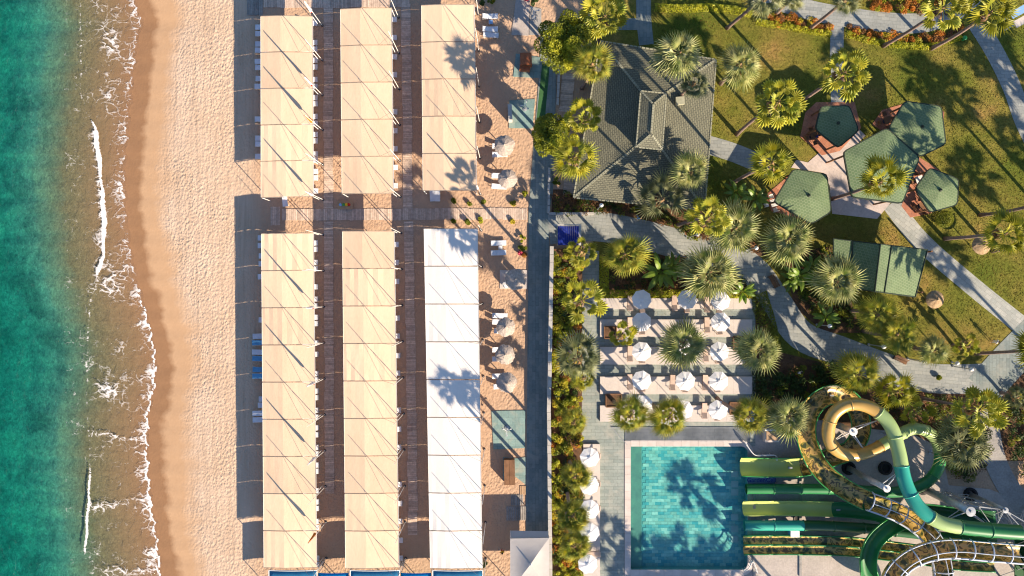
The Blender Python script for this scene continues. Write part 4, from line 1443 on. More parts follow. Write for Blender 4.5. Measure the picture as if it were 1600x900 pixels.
for v in (0.0, 1.0):
    MB().tube([gpt(u, v, z) for u, z in prof], 0.07, 5).build('verge_trim', MT['hex_rim'], gs)
for u in (0.08, 0.5, 0.92):
    for v in (0.08, 0.92):
        p = gpt(u, v, 0)
        MB().box((p.x, p.y, 1.4), (0.18, 0.18, 2.8)).build('post', MT['wood'], gs)
p0_, p1_ = gpt(0.12, 0.95, 0), gpt(0.9, 0.95, 0)
MB().box(((p0_.x + p1_.x) / 2, (p0_.y + p1_.y) / 2, 0.6), ((p1_ - p0_).length, 0.5, 1.1), math.atan2((p1_ - p0_).y, (p1_ - p0_).x)).build('counter', MT['wall'], gs)

# ------------------------------------------------------------------ parasol terrace
rows = [(466, 483, 'terrace row beside the hedge'), (499, 526, 'second terrace row from the hedge'), (542, 569, 'third terrace row from the hedge'), (588, 615, 'fourth terrace row from the hedge'), (633, 658, 'last terrace row next to the pool')]
for (y0, y1, lab) in rows:
    x1 = 1174 if y0 < 620 else 1162
    root = empty('stone_platform', P(1055, (y0 + y1) / 2), 0, 'pale stone lounging platform, ' + lab, 'platform', 'lounging platforms')
    n = 8
    for i in range(n):
        a, b_ = P(937 + (x1 - 937) * i / n, y0), P(937 + (x1 - 937) * (i + 1) / n, y1)
        MB().box(((a.x + b_.x) / 2, (a.y + b_.y) / 2, 0.20), (abs(b_.x - a.x) - 0.012, abs(b_.y - a.y), 0.30)).build('slab', MT['platform'], root)


def make_parasol():
    root = empty('white_parasol')
    h, r = 2.45, 1.22
    mb = MB()
    n = 8
    vs = []
    for k, (rr, z) in enumerate(((r, h + 0.2), (r * 0.62, h + 0.31), (r * 0.28, h + 0.40), (0.05, h + 0.46))):
        for j in range(16):
            a = 2 * math.pi * j / 16 + math.pi / 8
            q = rr * (1.0 if j % 2 == 0 else math.cos(math.pi / 8) * 0.99)
            vs.append((q * math.cos(a), q * math.sin(a), z - (0.03 if j % 2 else 0)))
    mb.add(vs, [(k * 16 + j, k * 16 + (j + 1) % 16, (k + 1) * 16 + (j + 1) % 16, (k + 1) * 16 + j) for k in range(3) for j in range(16)])
    mb.build('canopy', MT['parasol'], root, world=False)
    MB().lathe([(0.28, h + 0.42), (0.2, h + 0.48), (0.05, h + 0.53), (0, h + 0.53)], n=8, a0=math.pi / 8).build('vent_cap', MT['parasol'], root, world=False)
    MB().tube([(0, 0, 0), (0, 0, h + 0.48)], 0.035, 8).build('pole', MT['white'], root, world=False)
    for j in range(8):
        a = 2 * math.pi * j / 8 + math.pi / 8
        MB().tube([(0.04 * math.cos(a), 0.04 * math.sin(a), h + 0.41), (r * 0.98 * math.cos(a), r * 0.98 * math.sin(a), h + 0.16)], 0.014, 4).build('rib', MT['white'], root, world=False)
    MB().lathe([(0.28, 0), (0.28, 0.06), (0.06, 0.12), (0.05, 0.3), (0, 0.3)], n=12).build('base', MT['white'], root, world=False)
    return root


proto_par = [None]
def parasol(px, py, z, label, group, closed=None):
    if proto_par[0] is None:
        o = proto_par[0] = make_parasol()
    else:
        o = copy_tree(proto_par[0])
    p = P(px, py, 2.75)
    o.location = (p.x, p.y, z)
    o.rotation_euler = (0, 0, R.uniform(-.3, .3))
    return tag(o, label, 'parasol', group)


for (x, y, r_) in ((1002, 468, 0), (1073, 468, 0), (1125, 470, 0), (1002, 503, 1), (1125, 503, 1), (1002, 549, 2), (1068, 549, 2), (1123, 549, 2), (1002, 594, 3), (1070, 595, 3), (1122, 595, 3), (1004, 632, 4), (1067, 640, 4), (1121, 640, 4)):
    where = 'western end' if x < 1010 else ('middle' if x < 1100 else 'eastern end')
    parasol(x, y, 0.35, 'white octagonal parasol, ' + where + ' of the ' + rows[r_][2], 'white parasols on the terrace')
    bx_, by_ = 800 + (x - 800) * 0.97, 450 + (y - 450) * 0.97
    for dx, dy in ((-13, 6), (6, 9)):
        lounger(bx_ + dx, by_ + dy, -math.pi / 2 + R.uniform(-.04, .04), ('outer' if dx < 0 else 'shaded') + ' cushioned lounger, ' + where + ' of the ' + rows[r_][2], 'cushioned loungers on the terrace', 'cushion').location.z = 0.352
sp_ = empty('stone_platform', P(924, 795), 0, 'pale stone platform along the hedge bed west of the pool', 'platform', 'lounging platforms')
for i in range(7):
    a, b_ = P(911, 693 + i * 30), P(937, 693 + (i + 1) * 30)
    MB().box(((a.x + b_.x) / 2, (a.y + b_.y) / 2, 0.2), (b_.x - a.x, abs(b_.y - a.y) - 0.012, 0.3)).build('slab', MT['platform'], sp_)
for k, (x, y) in enumerate(((921, 714), (920, 757), (921, 795), (921, 831), (918, 880))):
    parasol(x, y, 0.35, ('first', 'second', 'third', 'fourth', 'fifth')[k] + ' white parasol south of the grating on the platform west of the pool', 'white parasols west of the pool')
    if k in (0, 1, 2, 4):
        lounger(925, y - 4 if k != 4 else y - 18, 0.0, 'cushioned lounger beside the ' + ORD[k] + ' parasol on the platform west of the pool', 'cushioned loungers west of the pool', 'cushion').location.z = 0.352
# planter boxes on the terrace
def planter(px, py, sx, sy, label):
    c = P(px, py)
    root = empty('planter_box', (c.x, c.y, 0), 0, label, 'planter', 'brick planters')
    for (dx, dy, wx, wy) in ((0, sy / 2, sx, 0.12), (0, -sy / 2, sx, 0.12), (sx / 2, 0, 0.12, sy - .13), (-sx / 2, 0, 0.12, sy - .13)):
        MB().box((c.x + dx, c.y + dy, 0.32), (wx, wy, 0.5)).build('side_board', MT['wood'], root)
    MB().box((c.x, c.y, 0.25), (sx - 0.13, sy - 0.13, 0.42)).build('soil', MT['soil'], root)
planter(953, 519, 1.5, 1.5, 'square brown planter holding the smallest terrace palm')
planter(1155, 536, 1.7, 1.7, 'square brown planter at the eastern terrace edge')
planter(958, 625, 1.9, 1.6, 'square brown planter holding the southwestern terrace palm')
planter(1150, 637, 1.8, 1.4, 'square brown planter at the southeastern terrace edge')

# ------------------------------------------------------------------ pool
pa, pb = P(985, 697), P(1168, 890)
pool = empty('swimming_pool', ((pa.x + pb.x) / 2, (pa.y + pb.y) / 2, 0), 0, 'rectangular turquoise tiled swimming pool', 'swimming pool')
x0, x1, y1, y0 = pa.x, pb.x, pa.y, pb.y
FZ = -1.1
def tile_mat(name, stops):
    m, nt, b = new_mat(name)
    oi = nt.nodes.new('ShaderNodeObjectInfo')
    gi = nt.nodes.new('ShaderNodeNewGeometry')
    col = ramp(nt, math_n(nt, 'FRACT', math_n(nt, 'ADD', oi.outputs['Random'], gi.outputs['Random Per Island'])), stops)
    v = position(nt)
    col = mix(nt, 1.0, col, ramp(nt, noise(nt, v, 3.0, 5), [(0.3, (0.82,) * 3), (0.7, (1.16,) * 3)]), 'MULTIPLY')
    nt.links.new(col, b.inputs['Base Color'])
    b.inputs['Roughness'].default_value = 0.4
    return m
MT['pooltile'] = tile_mat('turquoise_pool_tile', [(0.0, (0.09, 0.34, 0.36)), (0.35, (0.24, 0.45, 0.42)), (0.6, (0.32, 0.44, 0.37)), (0.8, (0.37, 0.52, 0.45)), (1.0, (0.52, 0.62, 0.53))])
MT['pooldark'] = pm('dark_pool_tile', (0.10, 0.26, 0.20), (0.08, 0.2, 0.17), 1.0, 0.4)
MT['poolwall'] = pm('pool_wall_tile', (0.2, 0.42, 0.40), (0.15, 0.36, 0.36), 1.0, 0.4)
mb = MB()
mb.add([(x0, y0, FZ), (x1, y0, FZ), (x1, y1, FZ), (x0, y1, FZ)], [(0, 1, 2, 3)])
mb.build('basin_floor', MT['poolwall'], pool)
for a, b_ in (((x0, y0), (x1, y0)), ((x1, y0), (x1, y1)), ((x1, y1), (x0, y1)), ((x0, y1), (x0, y0))):
    MB().add([(*a, FZ), (*b_, FZ), (*b_, 0.02), (*a, 0.02)], [(0, 3, 2, 1)]).build('basin_wall', MT['poolwall'], pool)
xs0 = x0 + 1.5
MB().box(((x0 + xs0) / 2, (y0 + y1) / 2, FZ + 0.3), (xs0 - x0 - 0.02, y1 - y0 - 0.02, 0.6)).build('bench_step', MT['pooldark'], pool)
tx, ty = 0.78, 0.40
me = MB().box((0, 0, 0), (tx - 0.012, ty - 0.012, 0.03)).mesh('floor_tile', MT['pooltile'])
nyt = int((y1 - y0) / ty); nxt = int((x1 - xs0) / tx) + 1
spots = []
for j in range(nyt):
    off = (j % 2) * tx * 0.5
    for i in range(nxt):
        x = xs0 + 0.42 + i * tx + off - tx * 0.25
        if x + tx / 2 > x1 or x - tx / 2 < xs0:
            continue
        spots.append((x, y0 + (j + 0.5) * (y1 - y0) / nyt))
spots.sort(key=lambda q: q[0] ** 2 + q[1] ** 2)
rest = MB()
for k, (x, y) in enumerate(spots):
    if k < 300:
        obj('floor_tile', me, pool, (x - pool.location.x, y - pool.location.y, FZ + 0.015))
    else:
        rest.box((x, y, FZ + 0.015), (tx - 0.012, ty - 0.012, 0.03))
rest.build('floor_tiling', MT['pooltile'], pool)['kind'] = 'stuff'
MB().box(((x0 + x1) / 2, (y0 + y1) / 2, (FZ + 0.002 - 0.12) / 2 + 0.001), (x1 - x0 - 0.01, y1 - y0 - 0.01, -0.12 - FZ - 0.004)).build('water', MT['poolwater'], pool)
for yy in (744, 760, 773, 812, 831, 847):
    p = P(1152, yy)
    MB().box((p.x, p.y, FZ + 0.06), (0.9, 0.8, 0.05)).build('inlet_grate', MT['coping'], pool)
# coping stones
def coping_run(a, b_, w=0.75):
    L = (b_ - a).length
    n = max(1, int(L / 1.0))
    ang = math.atan2((b_ - a).y, (b_ - a).x)
    me = MB().box((0, 0, 0), (L / n - 0.015, w, 0.12)).mesh('coping_stone', MT['coping'])
    for i in range(n):
        p = a + (b_ - a) * (i + 0.5) / n
        obj('coping_stone', me, pool, (p.x - pool.location.x, p.y - pool.location.y, 0.075), (0, 0, ang))
coping_run(Vector((x0 - 0.35, y0 - 0.7, 0)), Vector((x0 - 0.35, y1 + 0.7, 0)))
coping_run(Vector((x0 + 0.05, y1 + 0.35, 0)), Vector((x1 - 0.9, y1 + 0.35, 0)))
coping_run(Vector((x0 + 0.05, y0 - 0.35, 0)), Vector((x1 - 0.9, y0 - 0.35, 0)))
for sgn, yb in ((1, y1), (-1, y0)):     # rounded eastern corners
    mb = MB()
    cx_, cy_ = x1 - 0.9, yb - sgn * 0.9
    vs = []
    for k in range(8):
        a = k / 7 * math.pi / 2
        dx, dy = math.sin(a), math.cos(a) * sgn
        vs += [(cx_ + dx * 0.9, cy_ + dy * 0.9, 0.135), (cx_ + dx * 1.65, cy_ + dy * 1.65, 0.135)]
    mb.add(vs, [(2 * k, 2 * k + 1, 2 * k + 3, 2 * k + 2) for k in range(7)])
    # fill between the arc and the square corner
    cor = (x1, yb, 0.133)
    vs2 = [cor] + [vs[2 * k] for k in range(8)]
    mb.add(vs2, [(0, k, k + 1) for k in range(1, 8)])
    mb.build('corner_coping', MT['coping'], pool)
# overflow grating
gr = empty('overflow_grating', P(1066, 679), 0, 'slatted grey overflow grating along the northern pool edge', 'grating')
a, b_ = P(976, 668), P(1172, 690)
me = MB().box((0, 0, 0), (0.045, abs(b_.y - a.y) , 0.05)).mesh('slat', MT['steel'])
n = 130
for i in range(n):
    obj('slat', me, gr, (a.x + (b_.x - a.x) * (i + .5) / n - gr.location.x, 0, 0.11), (0, 0, 0.0))
MB().tube([(a.x, a.y, 0.12), (b_.x, a.y, 0.12)], 0.05, 5).build('edge_bar', MT['steel'], gr)
p0_, p1_ = P(955, 667), P(980, 695)
MB().tube([(p0_.x, p0_.y, 0.12), (p1_.x, p1_.y, 0.12)], 0.05, 5).build('edge_bar', MT['steel'], gr)
MB().tube([(p0_.x, p0_.y, 0.12), (a.x, a.y, 0.12)], 0.05, 5).build('edge_bar', MT['steel'], gr)
# curved handrails
for pts, lab in (([(1165, 690), (1170, 700), (1180, 711), (1195, 712), (1212, 712), (1214, 720)], 'white tubular pool railing north of the lime chute'),
                 ([(1163, 893), (1170, 888), (1176, 878), (1180, 884), (1184, 896)], 'white tubular pool railing at the southeastern pool corner')):
    root = empty('pool_railing', P(*pts[2]), 0, lab, 'railing', 'pool railings')
    w3 = catmull([P(x, y, 1.0) for x, y in pts], 5)
    MB().tube(w3, 0.06, 6).build('hand_rail', MT['white'], root)
    MB().tube([Vector((p.x, p.y, 0.55)) for p in w3], 0.04, 6).build('mid_rail', MT['white'], root)
    for p in w3[::3]:
        MB().tube([(p.x, p.y, 0.05), (p.x, p.y, 1.0)], 0.035, 5).build('baluster', MT['white'], root)
# lifeguard style cabin top between palms
c = P(1207, 681, 1.2)
cb = empty('pump_box', (c.x, c.y, 0), 0, 'pale timber pump box between two palms by the pool', 'box')
MB().box((c.x, c.y, 0.6), (1.7, 1.6, 1.1)).build('body', MT['platform'], cb)
MB().box((c.x, c.y, 1.2), (1.5, 1.1, 0.08)).build('lid', MT['timber'], cb)
MB().box((c.x, c.y + 0.7, 1.22), (1.9, 0.18, 0.1)).build('trim', MT['white'], cb)

# ------------------------------------------------------------------ water slides
def arc_len(pts):
    s = [0.0]
    for a, b_ in zip(pts[:-1], pts[1:]):
        s.append(s[-1] + (b_ - a).length)
    return s


def tube_slide(name, label, pts, radii, sections, n=6):
    """closed tube; sections = list of (fraction, material)"""
    w3 = catmull([P(x, y, z) for x, y, z in pts], n)
    s = arc_len(w3)
    L = s[-1]
    base = w3[-1]
    root = empty(name, (base.x, base.y, 0), 0, label, 'water slide')
    rs = [radii[0] + (radii[1] - radii[0]) * x / L for x in s]
    start = 0
    nsec = max(3, int(L / 3.2))
    bounds = [L * k / nsec for k in range(nsec + 1)]
    for k in range(nsec):
        mid = (bounds[k] + bounds[k + 1]) / 2 / L
        mt_ = next(m_ for f_, m_ in sections if mid <= f_)
        seg, rr = [], []
        def at(x):
            i = max(0, min(len(s) - 2, int(np.searchsorted(s, x)) - 1))
            t = (x - s[i]) / max(1e-6, s[i + 1] - s[i])
            return w3[i].lerp(w3[i + 1], t), rs[i] + (rs[i + 1] - rs[i]) * t
        for q in range(7):
            p, r_ = at(bounds[k] + (bounds[k + 1] - bounds[k]) * q / 6)
            seg.append(p); rr.append(r_)
        MB().tube(seg, rr, 18, cap=False).build('tube_section', MT[mt_], root, True)
        p, r_ = at(bounds[k + 1] - 0.06)
        p2, _ = at(bounds[k + 1] + 0.0)
        if k < nsec - 1:
            p2, _ = at(bounds[k + 1] + 0.06)
            MB().tube([p, p2], r_ + 0.07, 18).build('flange', MT[mt_], root, True)
        else:
            MB().tube([p - (p2 - p).normalized() * 0.06, p2], r_ + 0.06, 18, cap=False).build('outlet_rim', MT[mt_], root, True)
    return root


def trough_slide(name, label, pts, r, sections, outer='green', rim='green_br', a=100, ribs=None, n=6, rim_r=0.07, floor=None):
    w3 = catmull([P(x, y, z) for x, y, z in pts], n)
    s = arc_len(w3)
    L = s[-1]
    base = w3[-1]
    root = empty(name, (base.x, base.y, 0), 0, label, 'water slide')
    nsec = max(3, int(L / 3.4))
    def at(x):
        i = max(0, min(len(s) - 2, int(np.searchsorted(s, x)) - 1))
        t = (x - s[i]) / max(1e-6, s[i + 1] - s[i])
        return w3[i].lerp(w3[i + 1], t)
    for k in range(nsec):
        b0, b1 = L * k / nsec, L * (k + 1) / nsec
        mid = (b0 + b1) / 2 / L
        mt_ = next(m_ for f_, m_ in sections if mid <= f_)
        seg = [at(b0 + (b1 - b0) * q / 6) for q in range(7)]
        t_ = MB().tube(seg, r, 12, False, -rad(a), rad(a)).build('trough_section', MT[mt_], root, True)
        MB().tube(seg, r + 0.07, 12, False, -rad(a), rad(a)).build('outer_shell', MT[outer if outer != 'same' else mt_], root, True)
        for sg in (-1, 1):
            rimp = []
            for i, p in enumerate(seg):
                t = (seg[min(i + 1, 6)] - seg[max(i - 1, 0)]).normalized()
                sd = t.cross(Vector((0, 0, 1))).normalized(); u = sd.cross(t)
                rimp.append(p + (sd * math.sin(sg * rad(a)) - u * math.cos(rad(a))) * (r + 0.035))
            MB().tube(rimp, rim_r, 6).build('rim', MT[rim if rim != 'same' else mt_], root, True)
        if k < nsec - 1:
            p = at(b1 - 0.04); p2 = at(b1 + 0.04)
            MB().tube([p, p2], r + 0.09, 12, False, -rad(a), rad(a)).build('flange', MT[outer if outer != 'same' else mt_], root, True)
    if ribs:
        m = int(L / ribs)
        for k in range(m + 1):
            x = min(L * 0.999, L * k / m + 0.001)
            p = at(x); p2 = at(min(L, x + 0.05)) if x + 0.05 < L else at(x)
            t = (at(min(L, x + 0.2)) - at(max(0, x - 0.2))).normalized()
            sd = t.cross(Vector((0, 0, 1))).normalized(); u = sd.cross(t)
            ring = [p + (sd * math.sin(b_) - u * math.cos(b_)) * (r + 0.12) for b_ in [rad(80 + 200 * q / 14) for q in range(15)]]
            MB().tube(ring, 0.075, 6).build('cage_rib', MT['white_blue'], root, True)
        for b_ in (rad(180), rad(262)):
            ln = []
            for q in range(80):
                x = L * q / 79
                p = at(max(0.001, min(L * 0.999, x)))
                t = (at(min(L * .999, x + 0.3)) - at(max(0.001, x - 0.3))).normalized()
                sd = t.cross(Vector((0, 0, 1))).normalized(); u = sd.cross(t)
                ln.append(p + (sd * math.sin(b_) - u * math.cos(b_)) * (r + 0.12))
            MB().tube(ln, 0.06, 5).build('cage_rail', MT['white_blue'], root, True)
    return root


MT['white_blue'] = pm('white_blue_steel', (0.52, 0.56, 0.64), (0.45, 0.5, 0.6), 1, 0.4)

tube_slide('tube_slide', 'looping closed tube slide in gold, pale green, teal and dark green',
           [(1594, 832, 9.4), (1540, 828, 9.2), (1490, 822, 9.0), (1460, 812, 8.8), (1432, 788, 8.5), (1413, 750, 8.1), (1404, 705, 7.7), (1391, 665, 7.3), (1364, 639, 6.9), (1330, 631, 6.5),
            (1303, 646, 6.1), (1294, 675, 5.8), (1303, 700, 5.4), (1328, 711, 5.1), (1360, 705, 4.7), (1395, 686, 4.3), (1425, 670, 3.9), (1452, 676, 3.5), (1467, 699, 3.1), (1467, 728, 2.8),
            (1450, 752, 2.5), (1420, 766, 2.2), (1385, 769, 1.9), (1340, 766, 1.6), (1280, 764, 1.4), (1220, 764, 1.1), (1166, 764, 0.75)],
           (0.83, 0.60), [(0.10, 'green'), (0.15, 'pale_green'), (0.215, 'teal'), (0.285, 'pale_green'), (0.53, 'gold'), (0.655, 'pale_green'), (0.715, 'green_br'), (1.0, 'green')])
trough_slide('open_slide', 'wide camouflage spiral trough slide ending in a lime chute',
             [(1356, 783, 5.5), (1325, 767, 5.25), (1292, 743, 5.0), (1270, 712, 4.7), (1260, 675, 4.4), (1268, 640, 4.1), (1292, 619, 3.8), (1320, 620, 3.4), (1341, 642, 3.0), (1346, 675, 2.7), (1330, 703, 2.35),
              (1302, 714, 2.0), (1280, 722, 1.75), (1255, 730, 1.5), (1210, 731, 1.3), (1160, 730, 1.2)], 1.12,
             [(0.80, 'camo'), (1.0, 'lime')], 'green', 'green_br', 84)
trough_slide('caged_slide', 'camouflage trough slide caged with pale blue ribs, coming from the tower',
             [(1602, 866, 9.6), (1540, 861, 9.4), (1490, 857, 9.2), (1450, 862, 9.0), (1415, 878, 8.7), (1393, 905, 8.4), (1391, 940, 8.1), (1415, 968, 7.8), (1448, 965, 7.4), (1470, 935, 7.0), (1473, 892, 6.6), (1461, 850, 6.3), (1437, 822, 6.0), (1400, 799, 5.75), (1358, 783, 5.55)],
             1.0, [(1.0, 'camo')], 'camo', 'white_blue', 100, ribs=2.0)
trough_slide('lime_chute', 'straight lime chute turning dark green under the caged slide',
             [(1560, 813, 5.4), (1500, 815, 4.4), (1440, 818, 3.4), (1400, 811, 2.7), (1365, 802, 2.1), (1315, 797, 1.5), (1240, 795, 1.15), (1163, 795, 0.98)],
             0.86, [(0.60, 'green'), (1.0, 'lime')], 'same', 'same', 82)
trough_slide('ring_slide', 'bright green curling trough slide beside the caged slide',
             [(1440, 800, 5.0), (1415, 812, 4.7), (1386, 828, 4.4), (1364, 852, 4.1), (1357, 885, 3.8), (1366, 918, 3.5), (1392, 944, 3.2), (1430, 950, 2.9)],
             0.95, [(1.0, 'green')], 'green_br', 'green_br', 88)
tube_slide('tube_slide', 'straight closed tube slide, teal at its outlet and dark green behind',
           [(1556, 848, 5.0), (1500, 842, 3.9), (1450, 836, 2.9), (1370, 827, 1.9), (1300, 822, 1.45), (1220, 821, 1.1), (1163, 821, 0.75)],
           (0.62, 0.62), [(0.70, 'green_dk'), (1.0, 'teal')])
for k, lab in enumerate(('camouflage racing lane next to the teal tube slide', 'camouflage racing lane at the southern side')):
    o_ = k * 15
    trough_slide('racing_lane', lab, [(1556, 872 + o_, 5.6), (1500, 869 + o_, 4.4), (1450, 862 + o_, 3.2), (1380, 853 + o_, 2.0), (1320, 847 + o_, 1.4), (1240, 845 + o_, 0.95), (1163, 845 + o_, 0.72)],
                 0.56, [(0.955, 'camo'), (1.0, 'green')], 'green', 'green', 72, rim_r=0.1)
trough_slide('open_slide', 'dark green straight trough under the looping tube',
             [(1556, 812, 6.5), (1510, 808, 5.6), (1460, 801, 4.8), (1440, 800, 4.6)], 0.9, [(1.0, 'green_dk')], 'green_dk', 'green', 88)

# tower at the eastern end
tw = empty('slide_tower', P(1590, 845), 0, 'steel slide tower carrying the slide entrances', 'tower')
ty0, ty1, tx0, tx1 = 800, 905, 1558, 1680
for zz in (3.2, 5.2, 8.3):
    a, b_ = P(tx0 + (30 if zz > 6 else 0), ty0 + 18), P(tx1, ty1)
    for k in range(9):
        xa = a.x + (b_.x - a.x) * k / 9; xb = a.x + (b_.x - a.x) * (k + 1) / 9
        MB().box(((xa + xb) / 2, (a.y + b_.y) / 2, zz - 0.1), (xb - xa - 0.03, abs(a.y - b_.y), 0.12)).build('deck_plate', MT['green_dk'] if zz < 6 else MT['steel'], tw)
for x in (1562, 1595, 1640):
    for y in (822, 860, 900):
        q = P(x, y)
        MB().tube([(q.x, q.y, 0), (q.x, q.y, 9.4 if x > 1580 else 5.2)], 0.13, 8).build('column', MT['steel'], tw)
for (xa, ya, za, xb, yb, zb) in ((1562, 822, 0, 1595, 822, 5), (1595, 822, 0, 1562, 822, 5), (1562, 860, 0, 1595, 860, 5), (1595, 822, 5, 1640, 822, 9), (1562, 822, 0, 1562, 860, 5), (1562, 860, 0, 1562, 822, 5), (1562, 860, 0, 1562, 900, 5), (1562, 900, 0, 1562, 860, 5), (1595, 822, 5, 1595, 860, 9), (1595, 860, 5, 1595, 822, 9)):
    a = P(xa, ya); b_ = P(xb, yb)
    MB().tube([(a.x, a.y, za), (b_.x, b_.y, zb)], 0.05, 5).build('brace', MT['steel'], tw)
a = P(1588, 818); b_ = P(1588, 900)
for zz in (8.8, 9.3):
    MB().tube([(a.x, a.y, zz), (P(1680, 818).x, a.y, zz)], 0.04, 5).build('guard_rail', MT['white'], tw)
nodes_ = [(1440, 762), (1478, 768), (1515, 772), (1562, 800), (1600, 792), (1562, 822), (1500, 800)]
lf = empty('steel_lattice', P(1515, 790), 0, 'open lattice of thin steel bars between the slide columns', 'lattice')
for k in range(len(nodes_)):
    for m_ in range(k + 1, len(nodes_)):
        if math.dist(nodes_[k], nodes_[m_]) < 85:
            a = P(*nodes_[k]); b_ = P(*nodes_[m_])
            for (za, zb) in ((0.1, 3.4), (3.4, 0.1), (3.4, 6.4), (6.4, 3.4), (6.4, 6.4)):
                MB().tube([(a.x, a.y, za), (b_.x, b_.y, zb)], 0.05, 5).build('bar', MT['steel'], lf)
for q in nodes_[1::2]:
    a = P(*q)
    MB().tube([(a.x, a.y, 0.05), (a.x, a.y, 6.5)], 0.09, 6).build('upright', MT['steel'], lf)
# columns with arms
def column(px_base, py_base, h, r, label, targets, pad=True, mat='steel', trim='white'):
    c = P(px_base, py_base)
    root = empty('slide_column', (c.x, c.y, 0), 0, label, 'column', 'slide support columns')
    MB().tube([(c.x, c.y, 0.05), (c.x, c.y, h)], [r, r * 0.9], 14).build('shaft', MT[mat], root, True)
    MB().lathe([(r * 1.15, h - 0.05), (r * 1.15, h + 0.08), (0.12, h + 0.1), (0, h + 0.1)], (c.x, c.y, 0), 16).build('cap', MT[trim], root)
    MB().lathe([(0.12, h + 0.1), (0.12, h + 0.22), (0, h + 0.22)], (c.x, c.y, 0), 8).build('cap_bolt', MT['steel'], root)
    for (tx_, ty_, tz) in targets:
        e = P(tx_, ty_, tz)
        MB().tube([(c.x, c.y, h - 0.25), tuple(e)], 0.06, 6).build('arm', MT[trim], root)
        MB().tube([(c.x, c.y, h - 1.4), tuple(e)], 0.045, 6).build('arm_strut', MT[trim], root)
    if pad:
        MB().lathe([(0.85, 0.05), (0.85, 0.32), (0.6, 0.40), (0.45, 0.3), (0.4, 0.06)], (c.x, c.y, 0), 18).build('base_ring', MT['rubber'], root)
    return root


column(1294, 658, 6.6, 0.42, 'grey column with a white cap inside the gold loop', [(1370, 657, 6.0), (1352, 706, 4.6), (1300, 690, 4.9)], False)
column(1325, 731, 9.3, 0.36, 'tall grey column standing in a black ring below the gold loop', [(1407, 735, 7.2), (1360, 755, 5.0)])
column(1440, 762, 9.6, 0.48, 'thick blue grey column rising beside the teal tube bend', [(1472, 815, 8.1), (1545, 822, 8.6)], True, 'steel', 'steel')
column(1515, 772, 6.5, 0.3, 'grey column standing in a black ring beside the concrete walkway', [(1560, 812, 5.2)], True, 'steel', 'steel')
for k, (x, y) in enumerate(((1382, 731), )):
    c = P(x, y)
    tag(MB().lathe([(0.85, 0.05), (0.85, 0.34), (0.6, 0.42), (0.5, 0.36), (0.42, 0.2), (0, 0.16)], (c.x, c.y, 0), 18).build('black_planter', MT['rubber'], None), 'empty round black planter under the teal tube bend', 'planter')
# low supports under slide runs
for (x, y, h, lab) in ((1235, 731, 0.9, 'lime chute below the spiral'), (1225, 764, 0.6, 'green tube outlet'), (1300, 764, 0.9, 'green tube behind its outlet'), (1230, 795, 0.25, 'straight lime chute near the pool'), (1310, 797, 0.75, 'straight lime chute where it turns green'),
                       (1230, 821, 0.55, 'teal tube outlet'), (1330, 824, 1.0, 'dark green run of the teal tube'), (1430, 835, 2.1, 'far end of the teal tube'), (1420, 870, 2.2, 'racing lanes near the caged slide'), (1262, 675, 3.3, 'western bend of the camouflage spiral'),
                       (1300, 618, 2.7, 'northern bend of the camouflage spiral'), (1345, 670, 1.6, 'inner bend of the camouflage spiral'), (1468, 712, 2.0, 'bright green tube bend'), (1400, 684, 3.3, 'pale green tube crossing'), (1360, 870, 2.9, 'curling green trough'), (1300, 747, 3.8, 'straight run of the camouflage spiral')):
    c = P(x, y, h)
    root = empty('slide_prop', (c.x, c.y, 0), 0, 'short steel prop under the ' + lab, 'prop', 'steel props under the slides')
    MB().tube([(c.x, c.y, 0.05), (c.x, c.y, h)], 0.10, 8).build('shaft', MT['steel'], root)
    MB().box((c.x, c.y, 0.08), (0.4, 0.4, 0.06)).build('foot_plate', MT['steel'], root)
    MB().box((c.x, c.y, h - 0.02), (0.5, 0.2, 0.06)).build('saddle', MT['steel'], root)
# walls between outlets
for y in (757, 778, 808, 832):
    pass
ct = empty('control_box', P(1237, 815), 0, 'pale blue control box beside the teal tube outlet', 'box')
c = P(1237, 830)
ct.location = (c.x, c.y, 0)
MB().box((c.x, c.y, 0.55), (1.0, 0.7, 1.0)).build('body', MT['sky_cloth'], ct)
MB().box((c.x, c.y, 1.08), (1.1, 0.8, 0.06)).build('lid', MT['white'], ct)
# sign with lettering
c = P(1188, 749)
sg = empty('sign_board', (c.x, c.y, 0.05), 0, 'blue grey sign lettered GardenCell beside the lime chute', 'sign')
MB().box((c.x, c.y, 0.35), (3.4, 0.85, 0.06), 0, 0).build('board', MT['sign'], sg)
for dx in (-1.4, 1.4):
    MB().box((c.x + dx, c.y, 0.19), (0.08, 0.08, 0.27)).build('leg', MT['steel'], sg)
cu = bpy.data.curves.new('lettering', 'FONT')
cu.body = 'GardenCell'
cu.size = 0.78
cu.align_x = 'CENTER'; cu.align_y = 'CENTER'
cu.extrude = 0.01
cu.materials.append(MT['navy'])
tmp = bpy.data.objects.new('lettering_tmp', cu)
COL.objects.link(tmp)
dg = bpy.context.evaluated_depsgraph_get()
lm = bpy.data.meshes.new_from_object(tmp.evaluated_get(dg))
bpy.data.objects.remove(tmp)
obj('lettering', lm, sg, (0, 0, 0.345))
